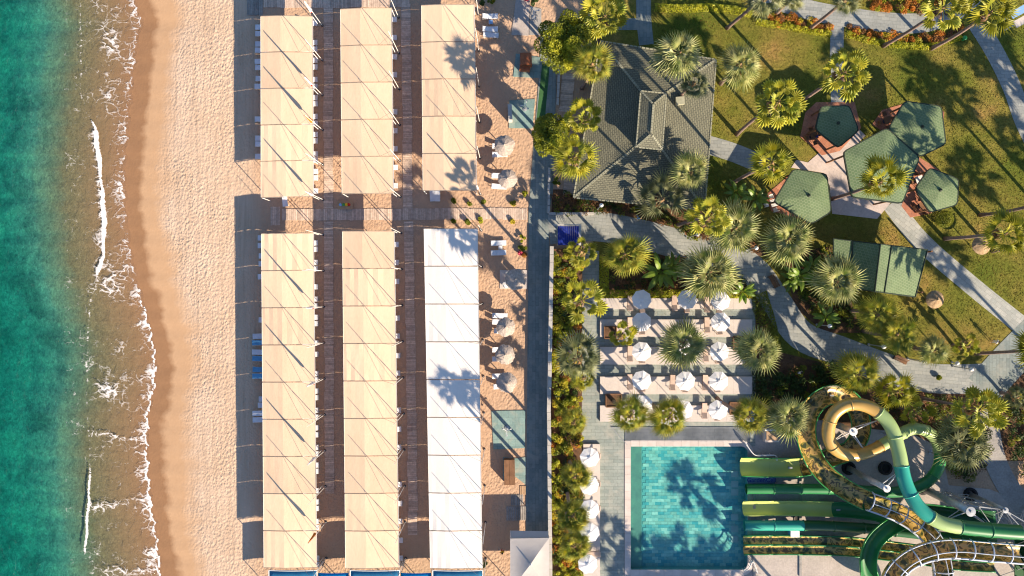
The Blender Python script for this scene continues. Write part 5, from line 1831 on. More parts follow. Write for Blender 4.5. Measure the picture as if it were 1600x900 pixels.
# drain grilles and slab joints in the yard
for (x, y) in ((1245, 809), ):
    c = P(x, y)
    dr = empty('drain_grille', (c.x, c.y, 0.052), 0, 'black drain grille in the slide yard', 'drain')
    for k in range(5):
        MB().box((c.x - 0.4 + k * 0.2, c.y, 0.075), (0.09, 0.7, 0.04)).build('bar', MT['rubber'], dr)
for (xa, ya, xb, yb, lab) in ((1250, 712, 1250, 900, 'low concrete kerb across the slide outlets'), (1178, 745, 1178, 900, 'low concrete kerb behind the pool edge')):
    a, b_ = P(xa, ya), P(xb, yb)
    n = 10
    kb = empty('kerb', ((a.x + b_.x) / 2, (a.y + b_.y) / 2, 0.05), 0, lab, 'kerb')
    for k in range(n):
        p = a.lerp(b_, (k + .5) / n)
        MB().box((p.x, p.y, 0.12), (0.3, (b_ - a).length / n - 0.02, 0.16)).build('kerb_stone', MT['concrete_grey'], kb)

# blue striped awning by the promenade crossing
c = P(888, 368, 2.3)
aw = empty('blue_awning', (c.x, c.y, 0), 0, 'deep blue slatted awning roof at the promenade crossing', 'awning')
for k in range(10):
    MB().box((c.x - 1.15 + k * 0.255, c.y, 2.25), (0.235, 2.3, 0.06), 0).build('slat', MT['navy'], aw)
MB().box((c.x + 1.42, c.y, 2.2), (0.3, 2.4, 0.1)).build('side_beam', MT['wall'], aw)
MB().box((c.x - 0.1, c.y + 1.3, 2.2), (3.4, 0.14, 0.1)).build('front_beam', MT['wall'], aw)
for sx in (-1.2, 1.4):
    for sy in (-1.05, 1.05):
        MB().tube([(c.x + sx, c.y + sy, 0.06), (c.x + sx, c.y + sy, 2.2)], 0.06, 6).build('post', MT['steel'], aw)

# ------------------------------------------------------------------ lamps, benches
def lamp(px, py, label, h=3.4):
    c = P(px, py)
    root = empty('garden_lamp', (c.x, c.y, 0.03), 0, label, 'lamp', 'garden lamp posts')
    MB().lathe([(0.16, 0), (0.14, 0.12), (0.06, 0.2)], (c.x, c.y, 0.03), 8).build('base', MT['steel'], root)
    MB().tube([(c.x, c.y, 0.1), (c.x, c.y, h)], 0.06, 8).build('post', MT['steel'], root)
    MB().lathe([(0.05, h - 0.02), (0.2, h + 0.1), (0.26, h + 0.3), (0.2, h + 0.5), (0, h + 0.58)], (c.x, c.y, 0), 12).build('lamp_globe', MT['lamp_glass'], root, True)
    return root


for (x, y, lab) in ((1276, 507, 'garden lamp post nearest the blue grey walkway bend'), (1357, 538, 'garden lamp post beside the walkway under the twin palms'), (1418, 560, 'garden lamp post next to the walkway bench'), (1488, 572, 'garden lamp post at the lawn corner'),
                    (1078, 370, 'garden lamp post between pavilion palms'), (1166, 390, 'garden lamp post under the pale palms by the walkway'), (934, 326, 'garden lamp post by the low wall of the pavilion bed'), (1487, 566, 'short garden lamp bollard at the lawn corner')):
    lamp(x, y, lab, 3.4 if 'bollard' not in lab else 0.8)


def bench(px, py, rz, label):
    c = P(px, py)
    root = empty('park_bench', (c.x, c.y, 0.064), rz, label, 'bench', 'walkway benches')
    for k in range(4):
        MB().box((0, -0.2 + k * 0.13, 0.45), (1.7, 0.11, 0.04)).build('seat_slat', MT['wood'], root, world=False)
    for k in range(3):
        MB().box((0, 0.27 + k * 0.03, 0.6 + k * 0.14), (1.7, 0.03, 0.11)).build('back_slat', MT['wood'], root, world=False)
    for sx in (-0.75, 0.75):
        MB().box((sx, 0.0, 0.22), (0.06, 0.5, 0.44)).build('leg', MT['dark_steel'], root, world=False)


bench(1404, 562, rad(-25), 'dark slatted bench beside the walkway lamp')
bench(1206, 440, rad(-60), 'dark slatted bench at the walkway bend')
# signs and crates in the north eastern corner
for (x, y, rz, lab) in ((1592, 18, 0.5, 'blue white sunshade hut roof at the northeastern corner'), (1598, 32, 0.5, 'pale timber hut roof at the northeastern corner')):
    c = P(x, y, 2.2)
    root = empty('hut_roof', (c.x, c.y, 0), 0, lab, 'hut')
    MB().box((c.x, c.y, 2.2), (2.2, 0.9, 0.1), rz).build('roof_board', MT['sky_cloth'] if 'blue' in lab else MT['platform'], root)
    for sx in (-0.8, 0.8):
        MB().box((c.x + sx * math.cos(rz), c.y + sx * math.sin(rz), 1.08), (0.1, 0.1, 2.14)).build('post', MT['white'], root)
c = P(1504, 61)
tag(MB().lathe([(0.05, 0.03), (0.28, 0.05), (0.28, 0.5), (0.2, 0.56), (0, 0.58)], (c.x, c.y, 0), 12).build('garden_bin', MT['green_br'], None), 'small bright green bin beside the yellow hedge', 'bin')

# ------------------------------------------------------------------ people
def person(px, py, rz, stride, arms, top, legs, label):
    c = P(px, py)
    root = empty('person', (c.x, c.y, 0.06), rz, label, 'person')
    J = {'pel': (0, 0, 0.95), 'ch': (0, 0.02, 1.28), 'nk': (0, 0.01, 1.47), 'hd': (0, -0.02, 1.63), 'ht': (0, -0.01, 1.74),
         'lh': (0.10, 0, 0.90), 'lk': (0.11, -stride * 0.5, 0.49), 'la': (0.11, -stride * 0.8, 0.08), 'lt': (0.12, -stride * 0.8 - 0.16, 0.035),
         'rh': (-0.10, 0, 0.90), 'rk': (-0.11, stride * 0.3, 0.49), 'ra': (-0.11, stride * 0.9, 0.10), 'rt': (-0.12, stride * 0.9 - 0.15, 0.035),
         'ls': (0.19, 0.02, 1.40), 'le': (0.26, 0.05 + arms * 0.1, 1.13), 'lw': (0.27, -0.08 + arms * 0.25, 0.90), 'lf': (0.265, -0.12 + arms * 0.3, 0.79),
         'rs': (-0.19, 0.02, 1.40), 're': (-0.26, 0.05 - arms * 0.2, 1.13), 'rw': (-0.27, -0.08 - arms * 0.3, 0.92), 'rf': (-0.265, -0.12 - arms * 0.36, 0.82)}
    rr = {'pel': .15, 'ch': .17, 'nk': .06, 'hd': .105, 'ht': .07, 'lh': .095, 'lk': .06, 'la': .042, 'lt': .035, 'rh': .095, 'rk': .06, 'ra': .042, 'rt': .035,
          'ls': .07, 'le': .045, 'lw': .032, 'lf': .035, 'rs': .07, 're': .045, 'rw': .032, 'rf': .035}
    keys = list(J)
    E = [('pel', 'ch'), ('ch', 'nk'), ('nk', 'hd'), ('hd', 'ht'), ('pel', 'lh'), ('lh', 'lk'), ('lk', 'la'), ('la', 'lt'), ('pel', 'rh'), ('rh', 'rk'), ('rk', 'ra'), ('ra', 'rt'),
         ('ch', 'ls'), ('ls', 'le'), ('le', 'lw'), ('lw', 'lf'), ('ch', 'rs'), ('rs', 're'), ('re', 'rw'), ('rw', 'rf')]
    me = bpy.data.meshes.new('body_cage')
    me.from_pydata([J[k] for k in keys], [(keys.index(a), keys.index(b_)) for a, b_ in E], [])
    o = bpy.data.objects.new('body_tmp', me)
    COL.objects.link(o)
    sk = o.modifiers.new('skin', 'SKIN')
    for i, k in enumerate(keys):
        o.data.skin_vertices[0].data[i].radius = (rr[k], rr[k] * (0.72 if k in ('pel', 'ch') else 1))
        o.data.skin_vertices[0].data[i].use_root = (k == 'pel')
    o.modifiers.new('sub', 'SUBSURF').levels = 1
    o.modifiers['sub'].render_levels = 1
    dg_ = bpy.context.evaluated_depsgraph_get()
    m2 = bpy.data.meshes.new_from_object(o.evaluated_get(dg_))
    bpy.data.objects.remove(o)
    m2.materials.clear()
    for m_ in (MT['skin'], top, legs, MT['hair']):
        m2.materials.append(m_)
    for p in m2.polygons:
        z = p.center.z
        x = abs(p.center.x)
        p.use_smooth = True
        if z > 1.68 or (z > 1.57 and p.center.y > 0.03):
            p.material_index = 3
        elif 0.98 < z < 1.46 and (x < 0.22 or z > 1.2):
            p.material_index = 1
        elif 0.45 < z <= 0.98 and x < 0.21:
            p.material_index = 2
    obj('body', m2, root)
    MB().lathe([(0.118, -0.03), (0.122, 0.04), (0.09, 0.105), (0.0, 0.125)], (0, 0.005, 1.66), 12).build('hair', MT['hair'], root, True, world=False)
    return root


person(995, 341, rad(120), 0.28, 0.8, MT['sky_cloth'], MT['sky_cloth'], 'person in pale blue walking on the path below the pavilion')
person(1547, 533, rad(60), 0.05, 0.3, MT['white'], MT['white'], 'person in white standing on the lawn corner')
person(785, 857, rad(10), 0.12, 0.3, MT['yellow_cloth'], MT['red_cloth'], 'person in yellow and red beside the grey marquee')
person(1244, 580, rad(200), 0.08, 0.3, MT['white'], MT['navy'], 'person in a white top in the shade by the dark shrubs')
person(1271, 216, rad(40), 0.0, 0.3, MT['navy'], MT['dark_steel'], 'person in dark clothes beside the smallest pentagon gazebo')

# ------------------------------------------------------------------ foliage
def leaf_mesh(name, pts, size, mat, upb=0.5, aspect=0.55):
    """pts Nx3 array; one diamond leaf per point with a random tilt"""
    pts = np.asarray(pts, float)
    n = len(pts)
    nrm = rng.normal(size=(n, 3))
    nrm[:, 2] = np.abs(nrm[:, 2]) + upb
    nrm /= np.linalg.norm(nrm, axis=1)[:, None]
    t = rng.normal(size=(n, 3))
    t -= (t * nrm).sum(1)[:, None] * nrm
    t /= np.linalg.norm(t, axis=1)[:, None]
    b = np.cross(nrm, t)
    s = rng.uniform(size[0], size[1], n)[:, None]
    v = np.empty((n, 4, 3))
    v[:, 0] = pts - t * s
    v[:, 1] = pts + b * s * aspect + nrm * s * 0.12
    v[:, 2] = pts + t * s
    v[:, 3] = pts - b * s * aspect + nrm * s * 0.12
    me = bpy.data.meshes.new(name)
    me.vertices.add(n * 4)
    me.vertices.foreach_set('co', v.reshape(-1))
    me.loops.add(n * 4)
    me.loops.foreach_set('vertex_index', np.arange(n * 4, dtype=np.int32))
    me.polygons.add(n)
    me.polygons.foreach_set('loop_start', np.arange(0, n * 4, 4, dtype=np.int32))
    me.update(calc_edges=True)
    me.materials.append(mat)
    return me


def ball_points(c, r, n, squash=0.75):
    d_ = rng.normal(size=(n, 3))
    d_ /= np.linalg.norm(d_, axis=1)[:, None]
    q = r * rng.uniform(0.55, 1.0, n) ** 0.5
    p = d_ * q[:, None]
    p[:, 2] *= squash
    return p + np.array(c)


def clump_points(c, rx, rz, nclump, rc, nleaf):
    out = []
    for _ in range(nclump):
        d_ = rng.normal(size=3)
        d_ /= np.linalg.norm(d_)
        q = rng.uniform(0.45, 1.0)
        cc = np.array(c) + d_ * np.array((rx, rx, rz)) * q
        out.append(ball_points(cc, rc * rng.uniform(0.65, 1.25), nleaf))
    return np.concatenate(out)


def broad_tree(px, py, rpx, h, label, mats, seed_clumps=34):
    c = P(px, py, h * 0.75)
    root = empty('broadleaf_tree', (c.x, c.y, 0), 0, label, 'tree', 'broadleaf trees by the promenade')
    rx = rpx * S * (1 - h * 0.75 / H)
    tr = MB()
    tr.tube([(0, 0, 0), (0.1, 0.05, h * 0.25), (0.05, -0.05, h * 0.5)], [0.26, 0.2, 0.16], 8)
    tr.build('trunk', MT['bark'], root, True, world=False)
    for k in range(6):
        a = k * 1.05 + 0.3
        m = MB()
        m.tube([(0.05, 0, h * 0.42), (rx * 0.35 * math.cos(a), rx * 0.35 * math.sin(a), h * 0.62), (rx * 0.7 * math.cos(a), rx * 0.7 * math.sin(a), h * 0.8)], [0.11, 0.07, 0.03], 6)
        m.build('limb', MT['bark'], root, True, world=False)
    cr = obj('crown', leaf_mesh('crown', clump_points((0, 0, h * 0.70), rx * 0.82, h * 0.26, seed_clumps, rx * 0.27, 420), (0.07, 0.15), mats[0]), root)
    obj('crown_highlights', leaf_mesh('crown_highlights', clump_points((rx * 0.1, -rx * 0.1, h * 0.74), rx * 0.78, h * 0.24, seed_clumps // 2, rx * 0.22, 330), (0.06, 0.13), mats[1]), root)
    return root


broad_tree(884, 60, 50, 9.0, 'large dense green tree north of the pavilion terrace', (MT['leaf_mid'], MT['leaf_yellow']), 46)
broad_tree(866, 212, 40, 8.0, 'dense green tree beside the promenade and pavilion', (MT['leaf_mid'], MT['leaf_yellow']), 34)

PLANT_COUNT = [0]
def shrub(px, py, rpx, h, mat, label, group, n=260, z0=0.04, leaf=(0.06, 0.13), name='shrub'):
    c = P(px, py)
    root = empty(name, (c.x, c.y, z0), 0, label, 'shrub', group)
    r = rpx * S
    nc = max(4, int(r * r * 7))
    obj('foliage', leaf_mesh('foliage', clump_points((0, 0, h * 0.55), r * 0.75, h * 0.38, nc, max(0.22, r * 0.36), max(30, n // nc)), leaf, mat), root)
    m = MB()
    for k in range(4):
        a = k * 1.6
        m.tube([(0, 0, 0), (r * 0.3 * math.cos(a), r * 0.3 * math.sin(a), h * 0.6)], [0.03, 0.015], 4)
    m.build('stem', MT['bark'], root, world=False)
    return root


def hedge(pts, wpx, h, mat, label, name='hedge', dens=150, z0=0.03, leaf=(0.05, 0.11), cat='hedge'):
    line = [Vector((x, y, 0)) for x, y in pts]
    tot = 0
    P3 = []
    for a, b_ in zip(line[:-1], line[1:]):
        L = (b_ - a).length
        n = int(L * S * wpx * S * dens)
        t = rng.uniform(0, 1, n)
        d_ = (b_ - a) / L
        o_ = rng.uniform(-0.5, 0.5, n) * wpx
        x = a.x + (b_.x - a.x) * t - d_.y * o_
        y = a.y + (b_.y - a.y) * t + d_.x * o_
        edge = 1 - (np.abs(o_) / (wpx * 0.5)) ** 3
        bumps = 0.75 + 0.25 * np.sin(x * 0.55 + 1.3 * np.sin(y * 0.4)) * np.cos(y * 0.5)
        z = z0 + h * edge * bumps * rng.uniform(0.55, 1.0, n) ** 0.6
        P3.append(np.stack([(x - 800) * S, (450 - y) * S, z], 1))
    pts3 = np.concatenate(P3)
    c = pts3.mean(0); c[2] = z0
    root = empty(name, tuple(c), 0, label, cat)
    obj('foliage', leaf_mesh('foliage', pts3 - c, leaf, mat), root)
    m = MB()
    for a, b_ in zip(line[:-1], line[1:]):
        n = max(2, int((b_ - a).length / 8))
        for k in range(n):
            q = a.lerp(b_, (k + .5) / n)
            w_ = P(q.x, q.y)
            m.tube([(w_.x - c[0], w_.y - c[1], 0), (w_.x - c[0] + R.uniform(-.1, .1), w_.y - c[1] + R.uniform(-.1, .1), h * 0.7)], [0.03, 0.015], 4)
    m.build('stem', MT['bark'], root, world=False)
    return root


def cover(poly, h, mats, label, dens=110, z0=0.04, leaf=(0.06, 0.13), patch=0.35, name='ground_cover', cat='ground cover', keep=None):
    """uncountable mixed planting filling a polygon; one mesh for each leaf colour, chosen by patches"""
    xs_ = [p[0] for p in poly]; ys_ = [p[1] for p in poly]
    area = (max(xs_) - min(xs_)) * (max(ys_) - min(ys_)) * S * S
    # plants: domes of leaves, each of one colour, chosen by patches
    npl = int(area * 3.2)
    x = rng.uniform(min(xs_), max(xs_), npl); y = rng.uniform(min(ys_), max(ys_), npl)
    ok = np.array([in_poly(a, b_, poly) for a, b_ in zip(x, y)])
    x, y = x[ok], y[ok]
    f = np.sin(x * patch * 0.55 + 2 * np.sin(y * patch * 0.31)) + np.cos(y * patch * 0.47 + 1.7 * np.sin(x * patch * 0.37)) + rng.normal(size=len(x)) * 0.6
    q = np.argsort(np.argsort(f)) / len(f)
    nl = max(24, int(dens / 1.9))
    acc = 0.0
    cx, cy = P(sum(xs_) / len(xs_), sum(ys_) / len(ys_)).xy
    root = empty(name, (cx, cy, z0), 0, label, cat, kind='stuff')
    for w_, mt_, nm in mats:
        sel = np.nonzero((q >= acc) & (q < acc + w_))[0]
        acc += w_
        if len(sel) == 0: continue
        out = []
        for k in sel:
            r_ = rng.uniform(0.28, 0.62)
            hp = h * rng.uniform(0.45, 1.0)
            d_ = rng.normal(size=(nl, 3)); d_[:, 2] = np.abs(d_[:, 2])
            d_ /= np.linalg.norm(d_, axis=1)[:, None]
            p_ = d_ * np.array((r_, r_, hp * 0.6)) * rng.uniform(0.7, 1.0, nl)[:, None]
            p_[:, 2] += hp * 0.4
            p_[:, 0] += (x[k] - 800) * S - cx; p_[:, 1] += (450 - y[k]) * S - cy
            out.append(p_)
        o = obj(nm, leaf_mesh(nm, np.concatenate(out), leaf, MT[mt_]), root)
        o['kind'] = 'stuff'
    return root


# hedge bed beside the garden wall, mixed yellow, green and orange
MIX = [(0.32, 'leaf_mid', 'green_foliage'), (0.34, 'leaf_yellow', 'yellow_green_foliage'), (0.22, 'leaf_gold', 'golden_foliage'), (0.05, 'leaf_orange', 'orange_bloom'), (0.07, 'leaf_dark', 'dark_foliage')]
cover([(863, 392), (910, 390), (908, 640), (861, 640)], 1.1, MIX, 'mixed golden and green shrubs filling the raised bed, northern half', 190, 0.9)
cover([(861, 640), (908, 640), (907, 905), (861, 905)], 1.1, [(0.32, 'leaf_mid', 'green_foliage'), (0.26, 'leaf_yellow', 'yellow_green_foliage'), (0.27, 'leaf_gold', 'golden_foliage'), (0.08, 'leaf_orange', 'orange_bloom'), (0.07, 'leaf_dark', 'dark_foliage')],
      'mixed golden and orange shrubs filling the raised bed, southern half', 190, 0.9)
# terrace hedge
hedge([(944, 400), (944, 458)], 15, 1.2, MT['leaf_yellow'], 'clipped yellow green hedge at the northwestern terrace corner', dens=260)
hedge([(940, 459), (1060, 459), (1178, 461)], 13, 1.2, MT['leaf_yellow'], 'long clipped yellow green hedge above the parasol terrace', dens=260)
hedge([(1183, 458), (1196, 500), (1206, 545)], 30, 1.3, MT['leaf_mid'], 'bushy hedge between terrace and walkway', dens=220)
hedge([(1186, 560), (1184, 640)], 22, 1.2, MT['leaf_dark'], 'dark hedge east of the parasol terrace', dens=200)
cover([(955, 402), (1060, 402), (1150, 415), (1176, 452), (955, 452)], 0.8, [(0.35, 'leaf_brown', 'rust_foliage'), (0.45, 'leaf_dark', 'dark_foliage'), (0.20, 'leaf_mid', 'green_foliage')], 'dark and rust coloured planting behind the terrace hedge', 80)
cover([(864, 300), (905, 300), (1005, 326), (985, 334), (864, 334)], 0.6, [(0.4, 'leaf_brown', 'rust_foliage'), (0.35, 'leaf_mid', 'green_foliage'), (0.25, 'leaf_dark', 'dark_foliage')], 'rust and green plants below the pavilion eaves', 70)
cover([(1005, 335), (1100, 330), (1200, 395), (1130, 388), (1060, 365)], 0.8, [(0.3, 'leaf_brown', 'rust_foliage'), (0.4, 'leaf_dark', 'dark_foliage'), (0.3, 'leaf_mid', 'green_foliage')], 'dark planting under the palms beside the walkway', 90)
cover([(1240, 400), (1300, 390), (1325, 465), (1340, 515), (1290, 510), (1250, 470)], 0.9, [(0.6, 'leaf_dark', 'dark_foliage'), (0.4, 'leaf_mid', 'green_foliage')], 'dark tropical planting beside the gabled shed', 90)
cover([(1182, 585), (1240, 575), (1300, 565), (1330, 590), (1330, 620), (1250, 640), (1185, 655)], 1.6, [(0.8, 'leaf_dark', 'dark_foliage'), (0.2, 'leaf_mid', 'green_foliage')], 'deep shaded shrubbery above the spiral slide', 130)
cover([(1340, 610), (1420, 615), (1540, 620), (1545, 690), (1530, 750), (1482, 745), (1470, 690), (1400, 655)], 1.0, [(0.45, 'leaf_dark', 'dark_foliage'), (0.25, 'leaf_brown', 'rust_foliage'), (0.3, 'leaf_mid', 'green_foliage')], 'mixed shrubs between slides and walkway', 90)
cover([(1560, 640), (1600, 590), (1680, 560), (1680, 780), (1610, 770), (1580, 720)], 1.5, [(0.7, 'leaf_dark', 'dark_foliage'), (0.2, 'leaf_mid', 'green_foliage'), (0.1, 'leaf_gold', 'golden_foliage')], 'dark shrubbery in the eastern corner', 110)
# northern borders
hedge([(1022, 12), (1060, 14), (1110, 12), (1145, 16), (1175, 22)], 13, 0.8, MT['leaf_yellow'], 'yellow green clipped border along the northern lawn edge', dens=260)
cover([(1200, 22), (1250, 26), (1298, 40), (1298, 50), (1250, 44), (1200, 36)], 0.5, [(0.55, 'leaf_orange', 'orange_bloom'), (0.25, 'leaf_gold', 'golden_foliage'), (0.2, 'leaf_brown', 'rust_foliage')], 'orange flower border west of the short straight path', 220, name='flower_border', cat='flowers')
hedge([(1180, 34), (1240, 44), (1298, 54)], 11, 0.6, MT['leaf_yellow'], 'yellow green edging below the western orange flower border', dens=260)
cover([(1320, 40), (1360, 50), (1420, 55), (1480, 50), (1500, 36), (1505, 46), (1480, 64), (1420, 68), (1360, 62), (1320, 52)], 0.5, [(0.5, 'leaf_orange', 'orange_bloom'), (0.2, 'leaf_gold', 'golden_foliage'), (0.3, 'leaf_brown', 'rust_foliage')], 'orange flower border east of the short straight path', 220, name='flower_border', cat='flowers')
hedge([(1320, 52), (1350, 62), (1400, 70), (1450, 74), (1500, 58)], 11, 0.6, MT['leaf_yellow'], 'yellow green edging below the eastern orange flower border', dens=260)
cover([(1325, -12), (1450, -12), (1470, 5), (1440, 20), (1400, 20), (1345, 10)], 0.5, [(0.55, 'leaf_orange', 'orange_bloom'), (0.25, 'leaf_yellow', 'yellow_green_foliage'), (0.2, 'leaf_brown', 'rust_foliage')], 'orange flower island above the curved path', 220, name='flower_border', cat='flowers')
# yard shrubs
for k, (x, y, r_, h, m_, lab) in enumerate(((815, 385, 9, 0.9, 'leaf_mid', 'leafy green shrub beside the promenade edge'), (817, 372, 8, 0.8, 'leaf_yellow', 'yellow green shrub north of the leafy green one'), (819, 399, 6, 0.6, 'leaf_orange', 'orange flowering shrub beside the promenade edge'),
                                            (813, 396, 3, 0.5, 'leaf_pink', 'small pink flowering shrub beside the promenade edge'), (820, 304, 6, 0.5, 'leaf_yellow', 'yellow green shrub where the cross boardwalk meets the promenade'),
                                            (708, 315, 5, 0.4, 'leaf_mid', 'small shrub north of the cross boardwalk near the tent'), (734, 318, 4, 0.4, 'leaf_mid', 'second small shrub north of the cross boardwalk'), (755, 317, 4, 0.4, 'leaf_mid', 'third small shrub north of the cross boardwalk'), (802, 318, 5, 0.4, 'leaf_gold', 'golden shrub north of the cross boardwalk'),
                                            (709, 346, 4, 0.4, 'leaf_mid', 'small shrub south of the cross boardwalk near the tent'), (731, 347, 6, 0.5, 'leaf_mid', 'rounder small shrub south of the cross boardwalk'), (751, 345, 5, 0.4, 'leaf_yellow', 'pale small shrub south of the cross boardwalk'), (802, 346, 4, 0.4, 'leaf_gold', 'golden small shrub south of the cross boardwalk'),
                                            (768, 3, 7, 0.8, 'leaf_mid', 'green shrub behind the northern loungers'), (752, 6, 6, 0.7, 'leaf_dark', 'dark shrub at the corner of the northern tent'), (836, 3, 10, 1.2, 'leaf_dark', 'dark shrub beside the curved grey slab'), (822, 0, 6, 0.9, 'leaf_pink', 'pink flowering shrub beside the concrete slab'),
                                            (868, 285, 7, 0.8, 'leaf_mid', 'green shrub inside the low kerb wall'), (1285, 392, 7, 0.6, 'leaf_mid', 'lone small shrub beside the gabled shed'), (1465, 590, 5, 0.5, 'leaf_mid', 'small shrub at the walkway verge'),
                                            (757, 880, 6, 0.5, 'leaf_dark', 'dark shrub between white tent and marquee'), (1100, 410, 8, 0.8, 'leaf_mid', 'green shrub under the tallest pale palm'))):
    shrub(x, y, r_, h, MT[m_], lab, None, 420)
# clipped ball
c = P(1470, 343)
bb = empty('clipped_bush', (c.x, c.y, 0.03), 0, 'round clipped dark green bush on the lawn', 'bush')
pts = ball_points((0, 0, 0.75), 1.1, 2600, 0.75)
obj('foliage', leaf_mesh('foliage', pts, (0.04, 0.08), MT['leaf_mid']), bb)
MB().tube([(0, 0, 0), (0, 0, 0.7)], 0.06, 6).build('stem', MT['bark'], bb, world=False)

# ------------------------------------------------------------------ palms
def frond_mesh(name, mat, pet, blade, nseg, spread, join, droop, fold, seed):
    q = random.Random(seed)
    mb = MB()
    sag = 0.12
    zh = -sag * pet
    # leaf stalk
    st = [(0, 0, 0), (pet * 0.5, 0, -sag * 0.3 * pet + 0.05), (pet, 0, zh)]
    mb.tube(st, [0.05, 0.035, 0.02], 4, cap=False)
    hs = len(mb.v)
    mb.v.append((pet, 0, zh))

    def pt(a, r, lift=0.0):
        x, y = r * math.cos(a), r * math.sin(a)
        z = zh - droop * (r / blade) ** 2 * blade + 0.10 * abs(y) + lift
        return (pet + x, y, z)
    bnd, mid, tip = [], [], []
    for i in range(nseg + 1):
        a = -spread / 2 + spread * i / nseg
        lf = 0.62 + 0.38 * math.cos(a * 0.75)
        bnd.append(len(mb.v)); mb.v.append(pt(a, blade * join * lf, -fold))
    for i in range(nseg):
        a = -spread / 2 + spread * (i + 0.5) / nseg
        lf = 0.62 + 0.38 * math.cos(a * 0.75)
        mid.append(len(mb.v)); mb.v.append(pt(a, blade * join * lf, fold))
        a2 = a + q.uniform(-.03, .03)
        L = blade * lf * q.uniform(0.88, 1.06)
        p = pt(a2, L)
        tip.append(len(mb.v)); mb.v.append((p[0], p[1], p[2] - q.uniform(0.0, 0.22) * blade))
    for i in range(nseg):
        mb.f += [(hs, bnd[i], mid[i]), (hs, mid[i], bnd[i + 1]), (bnd[i], tip[i], mid[i]), (mid[i], tip[i], bnd[i + 1])]
    return mb.mesh(name, mat)


FR = {'a': [frond_mesh('frond', MT['palm_a'], 1.45, 0.98, 13, rad(240), 0.70, 0.16, 0.075, k) for k in range(4)],
      'b': [frond_mesh('frond', MT['palm_b'], 1.15, 1.75, 13, rad(155), 0.40, 0.34, 0.09, 10 + k) for k in range(4)],
      'c': [frond_mesh('frond', MT['palm_c'], 1.45, 1.55, 14, rad(185), 0.40, 0.26, 0.09, 20 + k) for k in range(4)],
      'e': [frond_mesh('frond', MT['palm_e'], 1.3, 1.6, 13, rad(165), 0.36, 0.32, 0.09, 50 + k) for k in range(4)],
      'd': [frond_mesh('frond', MT['palm_a'], 1.35, 1.35, 12, rad(185), 0.40, 0.24, 0.09, 30 + k) for k in range(4)]}
DEAD = [frond_mesh('dead_frond', MT['skirt'], 0.7, 1.2, 12, rad(120), 0.4, 0.5, 0.04, 40 + k) for k in range(2)]
core = MB().lathe([(0.0, -0.9), (0.24, -0.85), (0.34, -0.4), (0.30, 0.0), (0.16, 0.25), (0, 0.4)], n=10).mesh('crown', MT['skirt'], True)


def palm(cx, cy, dia, typ, label, base=None, h=None, n=None, group='fan palms', name='fan_palm'):
    if base is not None:
        rb = math.hypot(base[0] - 800, base[1] - 450); rt = math.hypot(cx - 800, cy - 450)
        h = H * (1 - rb / rt) if rt > rb else (h or 8)
        b0 = P(*base)
    top = P(cx, cy, h)
    if base is None:
        b0 = Vector((top.x + R.uniform(-.3, .3), top.y + R.uniform(-.3, .3), 0))
    root = empty(name, (b0.x, b0.y, 0.0), 0, label, 'palm tree', group)
    lean = Vector((top.x - b0.x, top.y - b0.y, 0))
    ln = 8
    pts, rs = [], []
    bow = Vector((R.uniform(-.25, .25), R.uniform(-.25, .25), 0))
    for k in range(ln + 1):
        t = k / ln
        pts.append(lean * (t ** 1.3) + bow * math.sin(math.pi * t) + Vector((0, 0, (h - 0.3) * t)))
        rs.append((0.30 if k == 0 else 0.22) - 0.06 * t + 0.012 * (k % 2))
    MB().tube(pts, rs, 9).build('trunk', MT['trunk'], root, True, world=False)
    cr = obj('crown', core, root, (lean.x, lean.y, h - 0.1))
    sc = dia * S * (1 - h / H) / 2
    full = {'a': 2.3, 'b': 2.75, 'c': 2.75, 'd': 2.6, 'e': 2.75}[typ]
    k_ = sc / full
    cnt = n or {'a': 22, 'b': 32, 'c': 28, 'd': 23, 'e': 33}[typ]
    lop = R.uniform(0, 6.28); lops = R.uniform(0.04, 0.16)
    for i in range(cnt):
        f = (i + 0.5) / cnt
        if R.random() < 0.06: continue
        az = i * 2.39996 + R.uniform(-.25, .25)
        el = rad({'a': 70, 'b': 62, 'c': 62, 'd': 66, 'e': 58}[typ]) * (1 - f) ** 0.9 - rad(20) * f + R.uniform(-.14, .14)
        obj('frond', FR[typ][i % 4], cr, (0, 0, 0.1 * (1 - f)), Euler((R.uniform(-.35, .35), -el, az)), k_ * R.uniform(0.82, 1.14) * (0.50 + 0.50 * min(1.0, 0.15 + f * 2.2)) * (1 + lops * math.cos(az - lop)))
    for i in range(7):
        obj('dead_frond', DEAD[i % 2], cr, (0, 0, -0.35), Euler((R.uniform(-.3, .3), rad(R.uniform(40, 70)), i * 0.9 + R.uniform(-.2, .2))), min(1.0, k_))
    return root


